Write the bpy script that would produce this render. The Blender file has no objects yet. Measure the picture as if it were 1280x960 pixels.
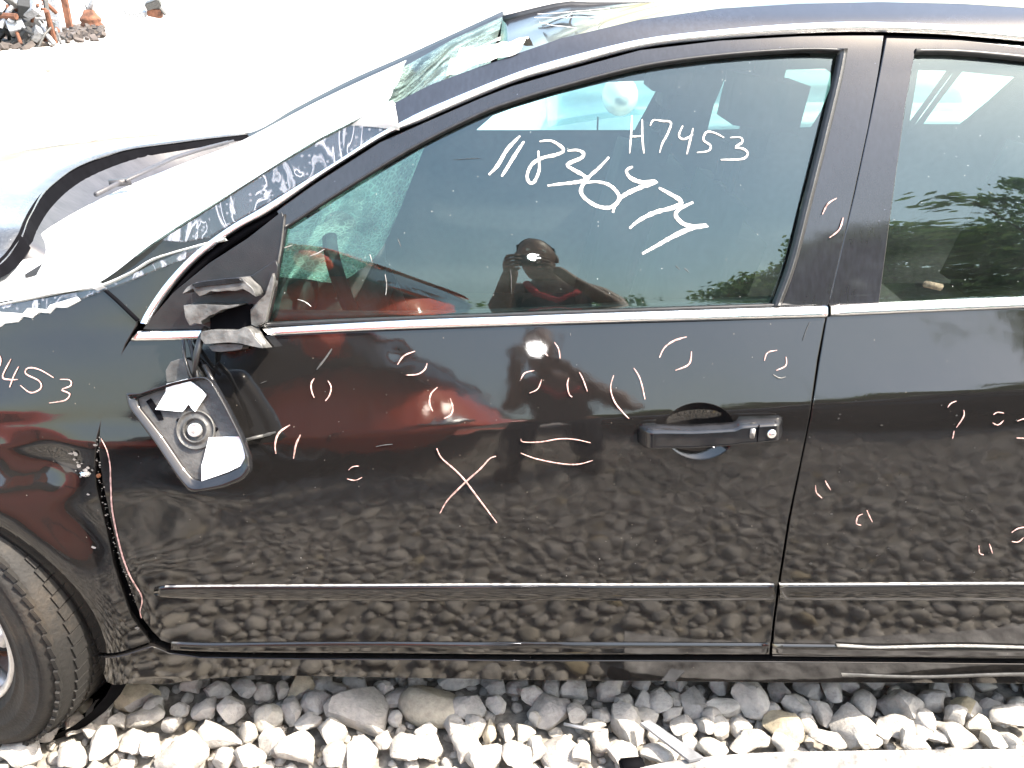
import bpy, bmesh, math, random
import numpy as np
from mathutils import Vector, Matrix, Euler, noise
from mathutils.geometry import delaunay_2d_cdt
R = math.radians
random.seed(7); np.random.seed(7)
sc = bpy.context.scene
COL = sc.collection

# ------------------------------------------------------------------ camera, light, exposure
CAM = Vector((0.0, -1.35, 1.50)); PITCH = 24.8; FPX = 1108.0
cd = bpy.data.cameras.new('camera'); cam = bpy.data.objects.new('camera', cd); COL.objects.link(cam)
cam.location = CAM; cam.rotation_euler = (R(90 - PITCH), 0, 0)
cd.sensor_width = 36; cd.lens = FPX / 1280 * 36; cd.clip_start = 0.02; cd.clip_end = 2000
sc.camera = cam
SUN_EL, SUN_AZ = 55.0, 70.5            # sun direction: azimuth measured from -Y (camera side) towards +X
s_dir = Vector((math.sin(R(SUN_AZ)) * math.cos(R(SUN_EL)), -math.cos(R(SUN_AZ)) * math.cos(R(SUN_EL)), math.sin(R(SUN_EL))))
w = bpy.data.worlds.new('World'); sc.world = w; w.use_nodes = True
nt = w.node_tree
sky = nt.nodes.new('ShaderNodeTexSky'); sky.sky_type = 'NISHITA'; sky.sun_disc = False
sky.sun_elevation = R(SUN_EL); sky.sun_rotation = math.atan2(s_dir.x, s_dir.y)
sky.air_density = 1.8; sky.dust_density = 3.6; sky.ozone_density = 1.0
bg = nt.nodes['Background']; bg.inputs[1].default_value = 0.15
nt.links.new(sky.outputs[0], bg.inputs[0])
sl = bpy.data.lights.new('sun', 'SUN'); sl.energy = 3.2; sl.angle = R(0.5); sl.color = (1.0, 0.91, 0.79)
so = bpy.data.objects.new('sun', sl); COL.objects.link(so); so.rotation_euler = s_dir.to_track_quat('Z', 'Y').to_euler()
sc.view_settings.view_transform = 'Standard'; sc.view_settings.look = 'None'
sc.view_settings.exposure = 2.37; sc.view_settings.gamma = 1
sc.cycles.max_bounces = 10; sc.cycles.transparent_max_bounces = 16

# ------------------------------------------------------------------ materials
def newmat(name):
    m = bpy.data.materials.new(name); m.use_nodes = True
    return m, m.node_tree, m.node_tree.nodes['Principled BSDF']
def N(nt, t, **k):
    n = nt.nodes.new(t)
    for a, b in k.items():
        if a.startswith('i_'): n.inputs[a[2:].replace('_', ' ')].default_value = b
        else: setattr(n, a, b)
    return n
def L(nt, a, b): nt.links.new(a, b)
def ramp(nt, src, stops):
    r = nt.nodes.new('ShaderNodeValToRGB'); e = r.color_ramp.elements
    e[0].position, e[0].color = stops[0][0], (*stops[0][1], 1)
    e[1].position, e[1].color = stops[-1][0], (*stops[-1][1], 1)
    for p, c in stops[1:-1]:
        q = e.new(p); q.color = (*c, 1)
    L(nt, src, r.inputs[0]); return r
def simple(name, col, rough=0.5, metal=0.0, var=0.25, scale=30, bump=0.0, ior=None, bscale=None):
    m, t, b = newmat(name)
    geo = N(t, 'ShaderNodeNewGeometry'); no = N(t, 'ShaderNodeTexNoise', i_Scale=scale, i_Detail=6.0)
    L(t, geo.outputs['Position'], no.inputs['Vector'])
    lo = tuple(c * (1 - var) for c in col); hi = tuple(min(1, c * (1 + var)) for c in col)
    r = ramp(t, no.outputs[0], [(0.3, lo), (0.7, hi)])
    L(t, r.outputs[0], b.inputs['Base Color'])
    b.inputs['Roughness'].default_value = rough; b.inputs['Metallic'].default_value = metal
    if ior: b.inputs['IOR'].default_value = ior
    if bump:
        n2 = N(t, 'ShaderNodeTexNoise', i_Scale=bscale or scale * 3, i_Detail=5.0); L(t, geo.outputs['Position'], n2.inputs['Vector'])
        bp = N(t, 'ShaderNodeBump', i_Strength=1.0, i_Distance=bump); L(t, n2.outputs[0], bp.inputs['Height']); L(t, bp.outputs[0], b.inputs['Normal'])
    return m
def paint(name, col, dust=0.5, dustcol=(0.30, 0.27, 0.25), wav=0.0005, rough=0.045, streak=True):
    """glossy car paint under a thin coat of dust, with specks and faint wash streaks"""
    m, t, b = newmat(name)
    geo = N(t, 'ShaderNodeNewGeometry')
    b.inputs['Base Color'].default_value = (*col, 1); b.inputs['Roughness'].default_value = rough
    b.inputs['IOR'].default_value = 1.55
    # dust layer amount
    n1 = N(t, 'ShaderNodeTexNoise', i_Scale=5.0, i_Detail=8.0, i_Roughness=0.65); L(t, geo.outputs['Position'], n1.inputs['Vector'])
    mp = N(t, 'ShaderNodeMapping'); mp.inputs['Scale'].default_value = (160, 160, 6); L(t, geo.outputs['Position'], mp.inputs['Vector'])
    n2 = N(t, 'ShaderNodeTexNoise', i_Scale=1.0, i_Detail=3.0); L(t, mp.outputs[0], n2.inputs['Vector'])
    v = N(t, 'ShaderNodeTexVoronoi', i_Scale=110.0); L(t, geo.outputs['Position'], v.inputs['Vector'])
    lt = N(t, 'ShaderNodeMapRange'); lt.inputs['From Min'].default_value = 0.05; lt.inputs['From Max'].default_value = 0.14; lt.inputs['To Min'].default_value = 1; lt.inputs['To Max'].default_value = 0
    L(t, v.outputs['Distance'], lt.inputs['Value'])
    gate = N(t, 'ShaderNodeSeparateColor'); L(t, v.outputs['Color'], gate.inputs[0])
    g2 = N(t, 'ShaderNodeMath', operation='GREATER_THAN'); g2.inputs[1].default_value = 0.965; L(t, gate.outputs[0], g2.inputs[0])
    sp = N(t, 'ShaderNodeMath', operation='MULTIPLY'); L(t, lt.outputs[0], sp.inputs[0]); L(t, g2.outputs[0], sp.inputs[1])
    sp2 = N(t, 'ShaderNodeMath', operation='MULTIPLY'); sp2.inputs[1].default_value = 0.4; L(t, sp.outputs[0], sp2.inputs[0])
    a = N(t, 'ShaderNodeMapRange'); a.inputs['From Min'].default_value = 0.3; a.inputs['From Max'].default_value = 0.8
    a.inputs['To Min'].default_value = 0.02 * dust; a.inputs['To Max'].default_value = 0.12 * dust; L(t, n1.outputs[0], a.inputs['Value'])
    c = N(t, 'ShaderNodeMapRange'); c.inputs['From Min'].default_value = 0.35; c.inputs['From Max'].default_value = 0.75
    c.inputs['To Min'].default_value = 0.6; c.inputs['To Max'].default_value = 1.5 if streak else 1.0; L(t, n2.outputs[0], c.inputs['Value'])
    mu = N(t, 'ShaderNodeMath', operation='MULTIPLY'); L(t, a.outputs[0], mu.inputs[0]); L(t, c.outputs[0], mu.inputs[1])
    ad = N(t, 'ShaderNodeMath', operation='ADD', use_clamp=True); L(t, mu.outputs[0], ad.inputs[0]); L(t, sp2.outputs[0], ad.inputs[1])
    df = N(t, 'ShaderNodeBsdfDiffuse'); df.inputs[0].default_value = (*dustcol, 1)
    mx = N(t, 'ShaderNodeMixShader'); L(t, ad.outputs[0], mx.inputs[0]); L(t, b.outputs[0], mx.inputs[1]); L(t, df.outputs[0], mx.inputs[2])
    L(t, mx.outputs[0], t.nodes['Material Output'].inputs[0])
    nb = N(t, 'ShaderNodeTexNoise', i_Scale=14.0, i_Detail=2.0); L(t, geo.outputs['Position'], nb.inputs['Vector'])
    nb2 = N(t, 'ShaderNodeTexNoise', i_Scale=450.0, i_Detail=1.0); L(t, geo.outputs['Position'], nb2.inputs['Vector'])
    bp = N(t, 'ShaderNodeBump', i_Strength=1.0, i_Distance=wav); L(t, nb.outputs[0], bp.inputs['Height'])
    bp2 = N(t, 'ShaderNodeBump', i_Strength=1.0, i_Distance=0.000018); L(t, nb2.outputs[0], bp2.inputs['Height']); L(t, bp.outputs[0], bp2.inputs['Normal'])
    L(t, bp2.outputs[0], b.inputs['Normal'])
    return m
def glass(name, tint, dirt=0.03, refl=1.0, ior=1.9):
    m, t, b = newmat(name); t.nodes.remove(b)
    geo = N(t, 'ShaderNodeNewGeometry')
    tr = N(t, 'ShaderNodeBsdfTransparent'); tr.inputs[0].default_value = (*tint, 1)
    gl = N(t, 'ShaderNodeBsdfGlossy'); gl.inputs['Roughness'].default_value = 0.012; gl.inputs[0].default_value = (0.84, 1.0, 1.0, 1)
    fr = N(t, 'ShaderNodeFresnel'); fr.inputs[0].default_value = ior
    mx = N(t, 'ShaderNodeMixShader'); L(t, fr.outputs[0], mx.inputs[0]); L(t, tr.outputs[0], mx.inputs[1]); L(t, gl.outputs[0], mx.inputs[2])
    n1 = N(t, 'ShaderNodeTexNoise', i_Scale=9.0, i_Detail=8.0, i_Roughness=0.7); L(t, geo.outputs['Position'], n1.inputs['Vector'])
    a = N(t, 'ShaderNodeMapRange'); a.inputs['From Min'].default_value = 0.35; a.inputs['From Max'].default_value = 0.8
    a.inputs['To Min'].default_value = dirt * 0.3; a.inputs['To Max'].default_value = dirt * 2; L(t, n1.outputs[0], a.inputs['Value'])
    v = N(t, 'ShaderNodeTexVoronoi', i_Scale=190.0); L(t, geo.outputs['Position'], v.inputs['Vector'])
    lt = N(t, 'ShaderNodeMapRange'); lt.inputs['From Min'].default_value = 0.08; lt.inputs['From Max'].default_value = 0.22; lt.inputs['To Min'].default_value = 0.5; lt.inputs['To Max'].default_value = 0
    L(t, v.outputs['Distance'], lt.inputs['Value'])
    gate = N(t, 'ShaderNodeSeparateColor'); L(t, v.outputs['Color'], gate.inputs[0])
    g2 = N(t, 'ShaderNodeMath', operation='GREATER_THAN'); g2.inputs[1].default_value = 0.975; L(t, gate.outputs[0], g2.inputs[0])
    sp = N(t, 'ShaderNodeMath', operation='MULTIPLY'); L(t, lt.outputs[0], sp.inputs[0]); L(t, g2.outputs[0], sp.inputs[1])
    ad = N(t, 'ShaderNodeMath', operation='ADD', use_clamp=True); L(t, a.outputs[0], ad.inputs[0]); L(t, sp.outputs[0], ad.inputs[1])
    df = N(t, 'ShaderNodeBsdfDiffuse'); df.inputs[0].default_value = (0.55, 0.60, 0.58, 1)
    m2 = N(t, 'ShaderNodeMixShader'); L(t, ad.outputs[0], m2.inputs[0]); L(t, mx.outputs[0], m2.inputs[1]); L(t, df.outputs[0], m2.inputs[2])
    L(t, m2.outputs[0], t.nodes['Material Output'].inputs[0])
    return m
def stone_mat():
    m, t, b = newmat('crushed stone')
    geo = N(t, 'ShaderNodeNewGeometry'); oi = N(t, 'ShaderNodeObjectInfo')
    ad = N(t, 'ShaderNodeMath', operation='ADD'); L(t, geo.outputs['Random Per Island'], ad.inputs[0]); L(t, oi.outputs['Random'], ad.inputs[1])
    fr = N(t, 'ShaderNodeMath', operation='FRACT'); L(t, ad.outputs[0], fr.inputs[0])
    r = ramp(t, fr.outputs[0], [(0.0, (0.32, 0.305, 0.285)), (0.25, (0.40, 0.38, 0.35)), (0.5, (0.34, 0.32, 0.295)), (0.72, (0.47, 0.445, 0.41)), (0.975, (0.40, 0.375, 0.33)), (1.0, (0.42, 0.35, 0.22))])
    tc = N(t, 'ShaderNodeTexCoord')
    no = N(t, 'ShaderNodeTexNoise', i_Scale=38.0, i_Detail=10.0, i_Roughness=0.7); L(t, geo.outputs['Position'], no.inputs['Vector'])
    r2 = ramp(t, no.outputs[0], [(0.28, (0.55, 0.55, 0.56)), (0.5, (0.95, 0.94, 0.92)), (0.72, (1.25, 1.22, 1.18))])
    mu = N(t, 'ShaderNodeMix', data_type='RGBA', blend_type='MULTIPLY'); mu.inputs[0].default_value = 1
    L(t, r.outputs[0], mu.inputs[6]); L(t, r2.outputs[0], mu.inputs[7]); L(t, mu.outputs[2], b.inputs['Base Color'])
    b.inputs['Roughness'].default_value = 0.9
    n3 = N(t, 'ShaderNodeTexNoise', i_Scale=150.0, i_Detail=8.0, i_Roughness=0.7); L(t, geo.outputs['Position'], n3.inputs['Vector'])
    bp = N(t, 'ShaderNodeBump', i_Strength=0.8, i_Distance=0.006); L(t, n3.outputs[0], bp.inputs['Height']); L(t, bp.outputs[0], b.inputs['Normal'])
    return m
M = {}
M['paint'] = paint('black car paint', (0.008, 0.0075, 0.0075), dust=0.075, dustcol=(0.30, 0.26, 0.21), rough=0.045)
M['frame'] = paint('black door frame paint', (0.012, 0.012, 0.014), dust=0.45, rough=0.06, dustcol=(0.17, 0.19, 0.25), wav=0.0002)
M['rail'] = paint('roof rail paint with dust and sky sheen', (0.012, 0.013, 0.018), dust=0.9, rough=0.12, dustcol=(0.13, 0.16, 0.22), wav=0.0003)  # bluish dust tint stands in for a brighter sky reflection
M['roof'] = paint('dusty black roof paint', (0.012, 0.012, 0.014), dust=0.22, rough=0.12, dustcol=(0.26, 0.24, 0.22))
M['hood'] = paint('dusty black hood paint', (0.02, 0.022, 0.025), dust=2.0, rough=0.10, dustcol=(0.33, 0.34, 0.36))
M['chrome'] = simple('polished chrome', (0.88, 0.89, 0.90), 0.26, 1.0, var=0.05, scale=80, bump=0.0002)
M['seal'] = simple('black rubber seal', (0.012, 0.012, 0.013), 0.45, var=0.4, scale=60)
M['gap'] = simple('unlit inner steel', (0.004, 0.004, 0.005), 0.8, var=0.2, ior=1.08)
M['plastic'] = simple('grained black plastic', (0.010, 0.0095, 0.010), 0.30, var=0.3, scale=40, bump=0.0004, bscale=600)
M['plastic_dusty'] = simple('scuffed grey plastic', (0.055, 0.054, 0.052), 0.45, var=0.45, scale=35, bump=0.001, bscale=160)
M['gloss'] = simple('gloss black plastic', (0.01, 0.01, 0.011), 0.08, var=0.3, scale=40)
M['interior'] = simple('dark interior cloth', (0.02, 0.021, 0.022), 0.9, var=0.4, scale=50)
M['glass'] = glass('green tinted side glass', (0.64, 0.80, 0.75), dirt=0.009, ior=1.78)
M['clear'] = glass('far side glass', (0.80, 0.90, 0.88), dirt=0.02, ior=1.3)
M['pink'] = simple('pink chalk paint', (0.46, 0.29, 0.26), 0.9, var=0.55, scale=160)
M['white'] = simple('white paint marker', (0.66, 0.61, 0.57), 0.8, var=0.28, scale=120)
M['shellgrey'] = simple('scuffed torn plastic shell', (0.075, 0.074, 0.072), 0.38, var=0.6, scale=45, bump=0.004, bscale=40)
M['leafdry'] = simple('dry leaf', (0.09, 0.078, 0.05), 0.9, var=0.5, scale=200)
M['shaded_litter'] = simple('scrap chips with contact shade', (0.06, 0.05, 0.045), 0.9, var=0.7, scale=3)  # dark tone of the chips includes the heap's contact shadow
M['rust'] = simple('rust', (0.22, 0.085, 0.035), 0.85, var=0.6, scale=25, bump=0.004)
M['scratch'] = simple('scraped bare metal', (0.26, 0.25, 0.24), 0.5, 0.3, var=0.6, scale=90)
M['oldrust'] = simple('dull rust', (0.11, 0.045, 0.025), 0.9, var=0.6, scale=6, bump=0.01)
M['tyre'] = None
M['stone'] = stone_mat()
M['redpaint'] = paint('red car paint', (0.70, 0.085, 0.028), dust=0.2, wav=0.0001)
M['greypaint'] = paint('dark grey car paint', (0.02, 0.02, 0.024), dust=0.6, wav=0.0001)
M['silver'] = simple('silver car paint', (0.50, 0.58, 0.58), 0.25, 0.4, var=0.05)
M['darkglass'] = simple('dark car glass', (0.01, 0.013, 0.013), 0.04, var=0.2, ior=1.6)
M['alloy'] = simple('alloy wheel metal', (0.62, 0.62, 0.62), 0.3, 0.7, var=0.15, scale=40)
M['mirrorglass'] = simple('mirror glass', (0.90, 0.91, 0.92), 0.30, 0.40, var=0.08, scale=60, bump=0.004, bscale=45)
M['skin'] = simple('dark brown skin', (0.19, 0.09, 0.06), 0.5, var=0.15)
M['hair'] = simple('short black hair', (0.012, 0.01, 0.009), 0.9, var=0.4, bump=0.004, scale=200)
M['shirt'] = simple('dark red shirt', (0.035, 0.012, 0.014), 0.9, var=0.3, bump=0.004, scale=20)
M['trim'] = simple('bright red cloth trim', (0.45, 0.02, 0.03), 0.85, var=0.2)
M['denim'] = simple('dark blue denim', (0.025, 0.03, 0.045), 0.9, var=0.3)
M['bark'] = simple('tree bark', (0.11, 0.08, 0.055), 0.95, var=0.4, scale=12, bump=0.02)
M['beige'] = simple('beige torn lining', (0.50, 0.46, 0.40), 0.85, var=0.15, bump=0.004, scale=40)
M['cowl'] = simple('grey cowl plastic', (0.040, 0.038, 0.042), 0.5, var=0.25, scale=20, bump=0.001)
M['board'] = simple('weathered white board', (0.26, 0.25, 0.24), 0.85, var=0.7, scale=22, bump=0.004, bscale=90)
M['steel'] = simple('grey galvanised steel', (0.30, 0.31, 0.33), 0.5, 0.5, var=0.4, scale=20)

def tyre_mat():
    m, t, b = newmat('dusty tyre rubber')
    geo = N(t, 'ShaderNodeNewGeometry')
    n = N(t, 'ShaderNodeTexNoise', i_Scale=9.0, i_Detail=9.0, i_Roughness=0.7); L(t, geo.outputs['Position'], n.inputs['Vector'])
    r = ramp(t, n.outputs[0], [(0.3, (0.004, 0.0038, 0.0035)), (0.5, (0.009, 0.008, 0.007)), (0.75, (0.034, 0.026, 0.018))])
    L(t, r.outputs[0], b.inputs['Base Color']); b.inputs['Roughness'].default_value = 0.75
    n3 = N(t, 'ShaderNodeTexNoise', i_Scale=120.0, i_Detail=6.0); L(t, geo.outputs['Position'], n3.inputs['Vector'])
    bp = N(t, 'ShaderNodeBump', i_Strength=0.7, i_Distance=0.003); L(t, n3.outputs[0], bp.inputs['Height']); L(t, bp.outputs[0], b.inputs['Normal'])
    return m
M['tyre'] = tyre_mat()
def film_mat():
    """cloudy white plastic film: scatters some light, lets some through"""
    m, t, b = newmat('white plastic film'); t.nodes.remove(b)
    geo = N(t, 'ShaderNodeNewGeometry')
    df = N(t, 'ShaderNodeBsdfDiffuse'); df.inputs[0].default_value = (0.75, 0.76, 0.76, 1)
    tl = N(t, 'ShaderNodeBsdfTranslucent'); tl.inputs[0].default_value = (0.6, 0.66, 0.62, 1)
    gl = N(t, 'ShaderNodeBsdfGlossy'); gl.inputs['Roughness'].default_value = 0.2
    m1 = N(t, 'ShaderNodeMixShader'); m1.inputs[0].default_value = 0.35; L(t, df.outputs[0], m1.inputs[1]); L(t, tl.outputs[0], m1.inputs[2])
    m2 = N(t, 'ShaderNodeMixShader'); m2.inputs[0].default_value = 0.10; L(t, m1.outputs[0], m2.inputs[1]); L(t, gl.outputs[0], m2.inputs[2])
    L(t, m2.outputs[0], t.nodes['Material Output'].inputs[0]); return m
M['film'] = film_mat()
def clearfilm_mat():
    m, t, b = newmat('clear wrinkled wrap'); t.nodes.remove(b)
    geo = N(t, 'ShaderNodeNewGeometry')
    mp = N(t, 'ShaderNodeMapping'); mp.inputs['Scale'].default_value = (16, 16, 7); mp.inputs['Rotation'].default_value = (0, R(35), 0); L(t, geo.outputs['Position'], mp.inputs['Vector'])
    n = N(t, 'ShaderNodeTexNoise', i_Scale=1.0, i_Detail=3.0, i_Distortion=1.5); L(t, mp.outputs[0], n.inputs['Vector'])
    r = ramp(t, n.outputs[0], [(0.36, (0, 0, 0)), (0.42, (0.35, 0.35, 0.35)), (0.44, (0, 0, 0)), (0.56, (0.02, 0.02, 0.02)), (0.60, (0.6, 0.6, 0.6)), (0.62, (0.04, 0.04, 0.04))])
    v = N(t, 'ShaderNodeTexVoronoi', i_Scale=90.0); L(t, geo.outputs['Position'], v.inputs['Vector'])
    lt = N(t, 'ShaderNodeMath', operation='LESS_THAN'); lt.inputs[1].default_value = 0.22; L(t, v.outputs['Distance'], lt.inputs[0])
    l3 = N(t, 'ShaderNodeMath', operation='MULTIPLY'); l3.inputs[1].default_value = 0.25; L(t, lt.outputs[0], l3.inputs[0])
    mxx = N(t, 'ShaderNodeMath', operation='MAXIMUM'); L(t, r.outputs[0], mxx.inputs[0]); L(t, l3.outputs[0], mxx.inputs[1])
    tr = N(t, 'ShaderNodeBsdfTransparent'); df = N(t, 'ShaderNodeBsdfDiffuse'); df.inputs[0].default_value = (0.42, 0.44, 0.50, 1)
    gl = N(t, 'ShaderNodeBsdfGlossy'); gl.inputs['Roughness'].default_value = 0.1
    m0 = N(t, 'ShaderNodeMixShader'); m0.inputs[0].default_value = 0.08; L(t, tr.outputs[0], m0.inputs[1]); L(t, gl.outputs[0], m0.inputs[2])
    m1 = N(t, 'ShaderNodeMixShader'); L(t, mxx.outputs[0], m1.inputs[0]); L(t, m0.outputs[0], m1.inputs[1]); L(t, df.outputs[0], m1.inputs[2])
    L(t, m1.outputs[0], t.nodes['Material Output'].inputs[0]); return m
M['wrap'] = clearfilm_mat()
def crack_mat():
    m, t, b = newmat('shattered windscreen'); t.nodes.remove(b)
    geo = N(t, 'ShaderNodeNewGeometry')
    n = N(t, 'ShaderNodeTexNoise', i_Scale=20.0, i_Detail=3.0); L(t, geo.outputs['Position'], n.inputs['Vector'])
    v = N(t, 'ShaderNodeTexVoronoi', i_Scale=75.0, feature='DISTANCE_TO_EDGE'); L(t, geo.outputs['Position'], v.inputs['Vector'])
    r = ramp(t, v.outputs['Distance'], [(0.0, (0.8, 0.8, 0.8)), (0.06, (0.5, 0.5, 0.5)), (0.2, (0.32, 0.32, 0.32))])
    n5 = N(t, 'ShaderNodeTexNoise', i_Scale=14.0, i_Detail=5.0); L(t, geo.outputs['Position'], n5.inputs['Vector'])
    rm = ramp(t, n5.outputs[0], [(0.35, (0.15, 0.15, 0.15)), (0.65, (1.6, 1.6, 1.6))])
    r0 = r; r = N(t, 'ShaderNodeMath', operation='MULTIPLY', use_clamp=True); L(t, r0.outputs[0], r.inputs[0]); L(t, rm.outputs[0], r.inputs[1])
    tr = N(t, 'ShaderNodeBsdfTransparent'); tr.inputs[0].default_value = (0.50, 0.76, 0.74, 1)
    df = N(t, 'ShaderNodeBsdfDiffuse'); df.inputs[0].default_value = (0.45, 0.62, 0.58, 1)
    tl = N(t, 'ShaderNodeBsdfTranslucent'); tl.inputs[0].default_value = (0.45, 0.70, 0.60, 1)
    md = N(t, 'ShaderNodeMixShader'); md.inputs[0].default_value = 0.5; L(t, df.outputs[0], md.inputs[1]); L(t, tl.outputs[0], md.inputs[2])
    mx = N(t, 'ShaderNodeMixShader'); L(t, r.outputs[0], mx.inputs[0]); L(t, tr.outputs[0], mx.inputs[1]); L(t, md.outputs[0], mx.inputs[2])
    gl = N(t, 'ShaderNodeBsdfGlossy'); gl.inputs['Roughness'].default_value = 0.1
    m3 = N(t, 'ShaderNodeMixShader'); m3.inputs[0].default_value = 0.12; L(t, mx.outputs[0], m3.inputs[1]); L(t, gl.outputs[0], m3.inputs[2])
    L(t, m3.outputs[0], t.nodes['Material Output'].inputs[0]); return m
M['crack'] = crack_mat()
def leaf_mat():
    m, t, b = newmat('green leaves')
    geo = N(t, 'ShaderNodeNewGeometry')
    r = ramp(t, geo.outputs['Random Per Island'], [(0.0, (0.07, 0.12, 0.04)), (0.5, (0.13, 0.21, 0.07)), (1.0, (0.22, 0.29, 0.11))])
    L(t, r.outputs[0], b.inputs['Base Color']); b.inputs['Roughness'].default_value = 0.6
    tl = N(t, 'ShaderNodeBsdfTranslucent'); L(t, r.outputs[0], tl.inputs[0]); mx = N(t, 'ShaderNodeMixShader'); mx.inputs[0].default_value = 0.5
    L(t, b.outputs[0], mx.inputs[1]); L(t, tl.outputs[0], mx.inputs[2]); L(t, mx.outputs[0], t.nodes['Material Output'].inputs[0])
    return m
M['leaf'] = leaf_mat()

# ------------------------------------------------------------------ object helpers
def tag(o, label=None, cat=None, group=None, kind=None):
    if label: o['label'] = label
    if cat: o['category'] = cat
    if group: o['group'] = group
    if kind: o['kind'] = kind
    return o
def empty(name, loc=(0, 0, 0), **k):
    o = bpy.data.objects.new(name, None); COL.objects.link(o); o.location = loc; o.empty_display_size = 0.1
    return tag(o, **k)
def mesh(name, V, F, mat, parent=None, smooth=True, normals=None):
    me = bpy.data.meshes.new(name); me.from_pydata([tuple(v) for v in V], [], [tuple(f) for f in F]); me.update()
    if smooth: me.polygons.foreach_set('use_smooth', [True] * len(me.polygons))
    if normals is not None: me.normals_split_custom_set_from_vertices([tuple(n) for n in normals])
    me.materials.append(mat)
    o = bpy.data.objects.new(name, me); COL.objects.link(o)
    if parent:
        o.parent = parent; o.matrix_parent_inverse = Matrix.Translation(-Vector(world_loc(parent)))
    return o
def world_loc(o):
    v = Vector(o.location)
    while o.parent: 
        v = v + o.matrix_parent_inverse.to_translation() + Vector(o.parent.location); o = o.parent
    return v
class MB:
    """gathers boxes, tubes and lathes into one mesh"""
    def __init__(s): s.V = []; s.F = []
    def add(s, V, F):
        b = len(s.V); s.V += [Vector(v) for v in V]; s.F += [tuple(i + b for i in f) for f in F]; return s
    def box(s, c, d, rot=None, bev=0.0):
        bm = bmesh.new(); bmesh.ops.create_cube(bm, size=1)
        bmesh.ops.scale(bm, vec=d, verts=bm.verts)
        if bev: bmesh.ops.bevel(bm, geom=bm.edges[:], offset=bev, segments=2, affect='EDGES')
        mt = Matrix.Translation(c) @ (Euler(rot).to_matrix().to_4x4() if rot else Matrix.Identity(4))
        bm.transform(mt); bm.verts.index_update()
        s.add([v.co for v in bm.verts], [[v.index for v in f.verts] for f in bm.faces]); bm.free(); return s
    def tube(s, pts, r, n=8, cap=True):
        pts = [Vector(p) for p in pts]; rs = r if isinstance(r, (list, tuple)) else [r] * len(pts)
        b = len(s.V); k = len(pts)
        for i, p in enumerate(pts):
            d = (pts[min(i + 1, k - 1)] - pts[max(i - 1, 0)]).normalized()
            a = d.orthogonal() if i == 0 else (pa - d * pa.dot(d))
            a.normalize(); pa = a; c = d.cross(a)
            for j in range(n):
                t = 2 * math.pi * j / n; s.V.append(p + (a * math.cos(t) + c * math.sin(t)) * rs[i])
        for i in range(k - 1):
            for j in range(n): s.F.append((b + i * n + j, b + i * n + (j + 1) % n, b + (i + 1) * n + (j + 1) % n, b + (i + 1) * n + j))
        if cap: s.F.append(tuple(b + j for j in range(n))[::-1]); s.F.append(tuple(b + (k - 1) * n + j for j in range(n)))
        return s
    def lathe(s, prof, mt, n=48):
        b = len(s.V); k = len(prof)
        for (r, h) in prof:
            for j in range(n):
                t = 2 * math.pi * j / n; s.V.append(mt @ Vector((r * math.cos(t), h, r * math.sin(t))))
        for i in range(k - 1):
            for j in range(n): s.F.append((b + i * n + j, b + i * n + (j + 1) % n, b + (i + 1) * n + (j + 1) % n, b + (i + 1) * n + j))
        return s
    def build(s, name, mat, parent=None, smooth=True): return mesh(name, s.V, s.F, mat, parent, smooth)

# ------------------------------------------------------------------ the car's flank: y = S(x, z)
_nt = [(0.0, -10), (0.20, -9), (0.30, -7), (0.44, -3.5), (0.50, -1), (0.58, 1.5), (0.66, 4.0), (0.74, 6.0), (0.785, 7.0), (0.796, 19.5), (0.85, 20.5), (0.92, 22), (0.955, 22.5),
       (0.975, 14.5), (1.056, 16.9), (1.15, 19.5), (1.25, 23), (1.36, 27), (1.39, 31), (1.42, 45), (1.44, 62), (1.60, 70)]
_zz = np.arange(0.0, 1.6, 0.001); _nn = np.interp(_zz, [a for a, b in _nt], [b for a, b in _nt])
_k = np.ones(7) / 7; _nn = np.convolve(np.pad(_nn, 3, 'edge'), _k, 'valid')
_yy = np.concatenate([[0], np.cumsum(np.tan(np.radians(_nn)) * 0.001)[:-1]]); _yy -= _yy[560]
WX, WZ = -1.13, 0.325
def kz(z): return np.interp(z, [0.45, 0.78, 0.97, 1.35], [0.0, 0.072, 0.038, 0.0])
def S0(x, z):
    u = z - kz(z) * min(max(x, -0.9), 1.2)
    a = min(1, max(0, (x - 0.35) / 0.45)); a = a * a * (3 - 2 * a); h = min(1, max(0, (u - 0.80) / 0.11)); h = h * (2 - h)
    f = min(1, max(0, (-0.60 - x) / 0.18))
    return float(np.interp(u, _zz, _yy)) + x * x / 34.0 + a * h * 0.008 + f * 0.95 * max(0, z - 0.86) ** 2
def S(x, z):
    y = S0(x, z)
    g = lambda cx, cz, sx, sz, a: a * math.exp(-((x - cx) / sx) ** 2 - ((z - cz) / sz) ** 2)
    if x < -0.35:
        y += g(-0.835, 0.70, 0.05, 0.04, 0.014) + g(-1.02, 0.655, 0.17, 0.05, -0.016)
        y += g(-0.95, 0.80, 0.10, 0.05, -0.010) + g(-1.05, 0.88, 0.12, 0.05, 0.012)
        y += g(-0.62, 0.60, 0.09, 0.05, 0.0015) + g(-0.55, 0.69, 0.10, 0.03, 0.002) + g(-0.70, 0.50, 0.09, 0.05, -0.002)
        r = math.hypot(x - WX, z - WZ)
        if z > 0.2: y -= 0.030 * math.exp(-((r - 0.35) / 0.06) ** 2)
    y += g(-0.46, 0.72, 0.025, 0.02, 0.0010) + g(-0.14, 0.815, 0.014, 0.014, 0.0002) + g(-0.20, 0.905, 0.015, 0.012, 0.0006)
    y += 0.0007 * math.sin(x * 11 + z * 5) * math.sin(z * 17 + x * 3)
    return y
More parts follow.
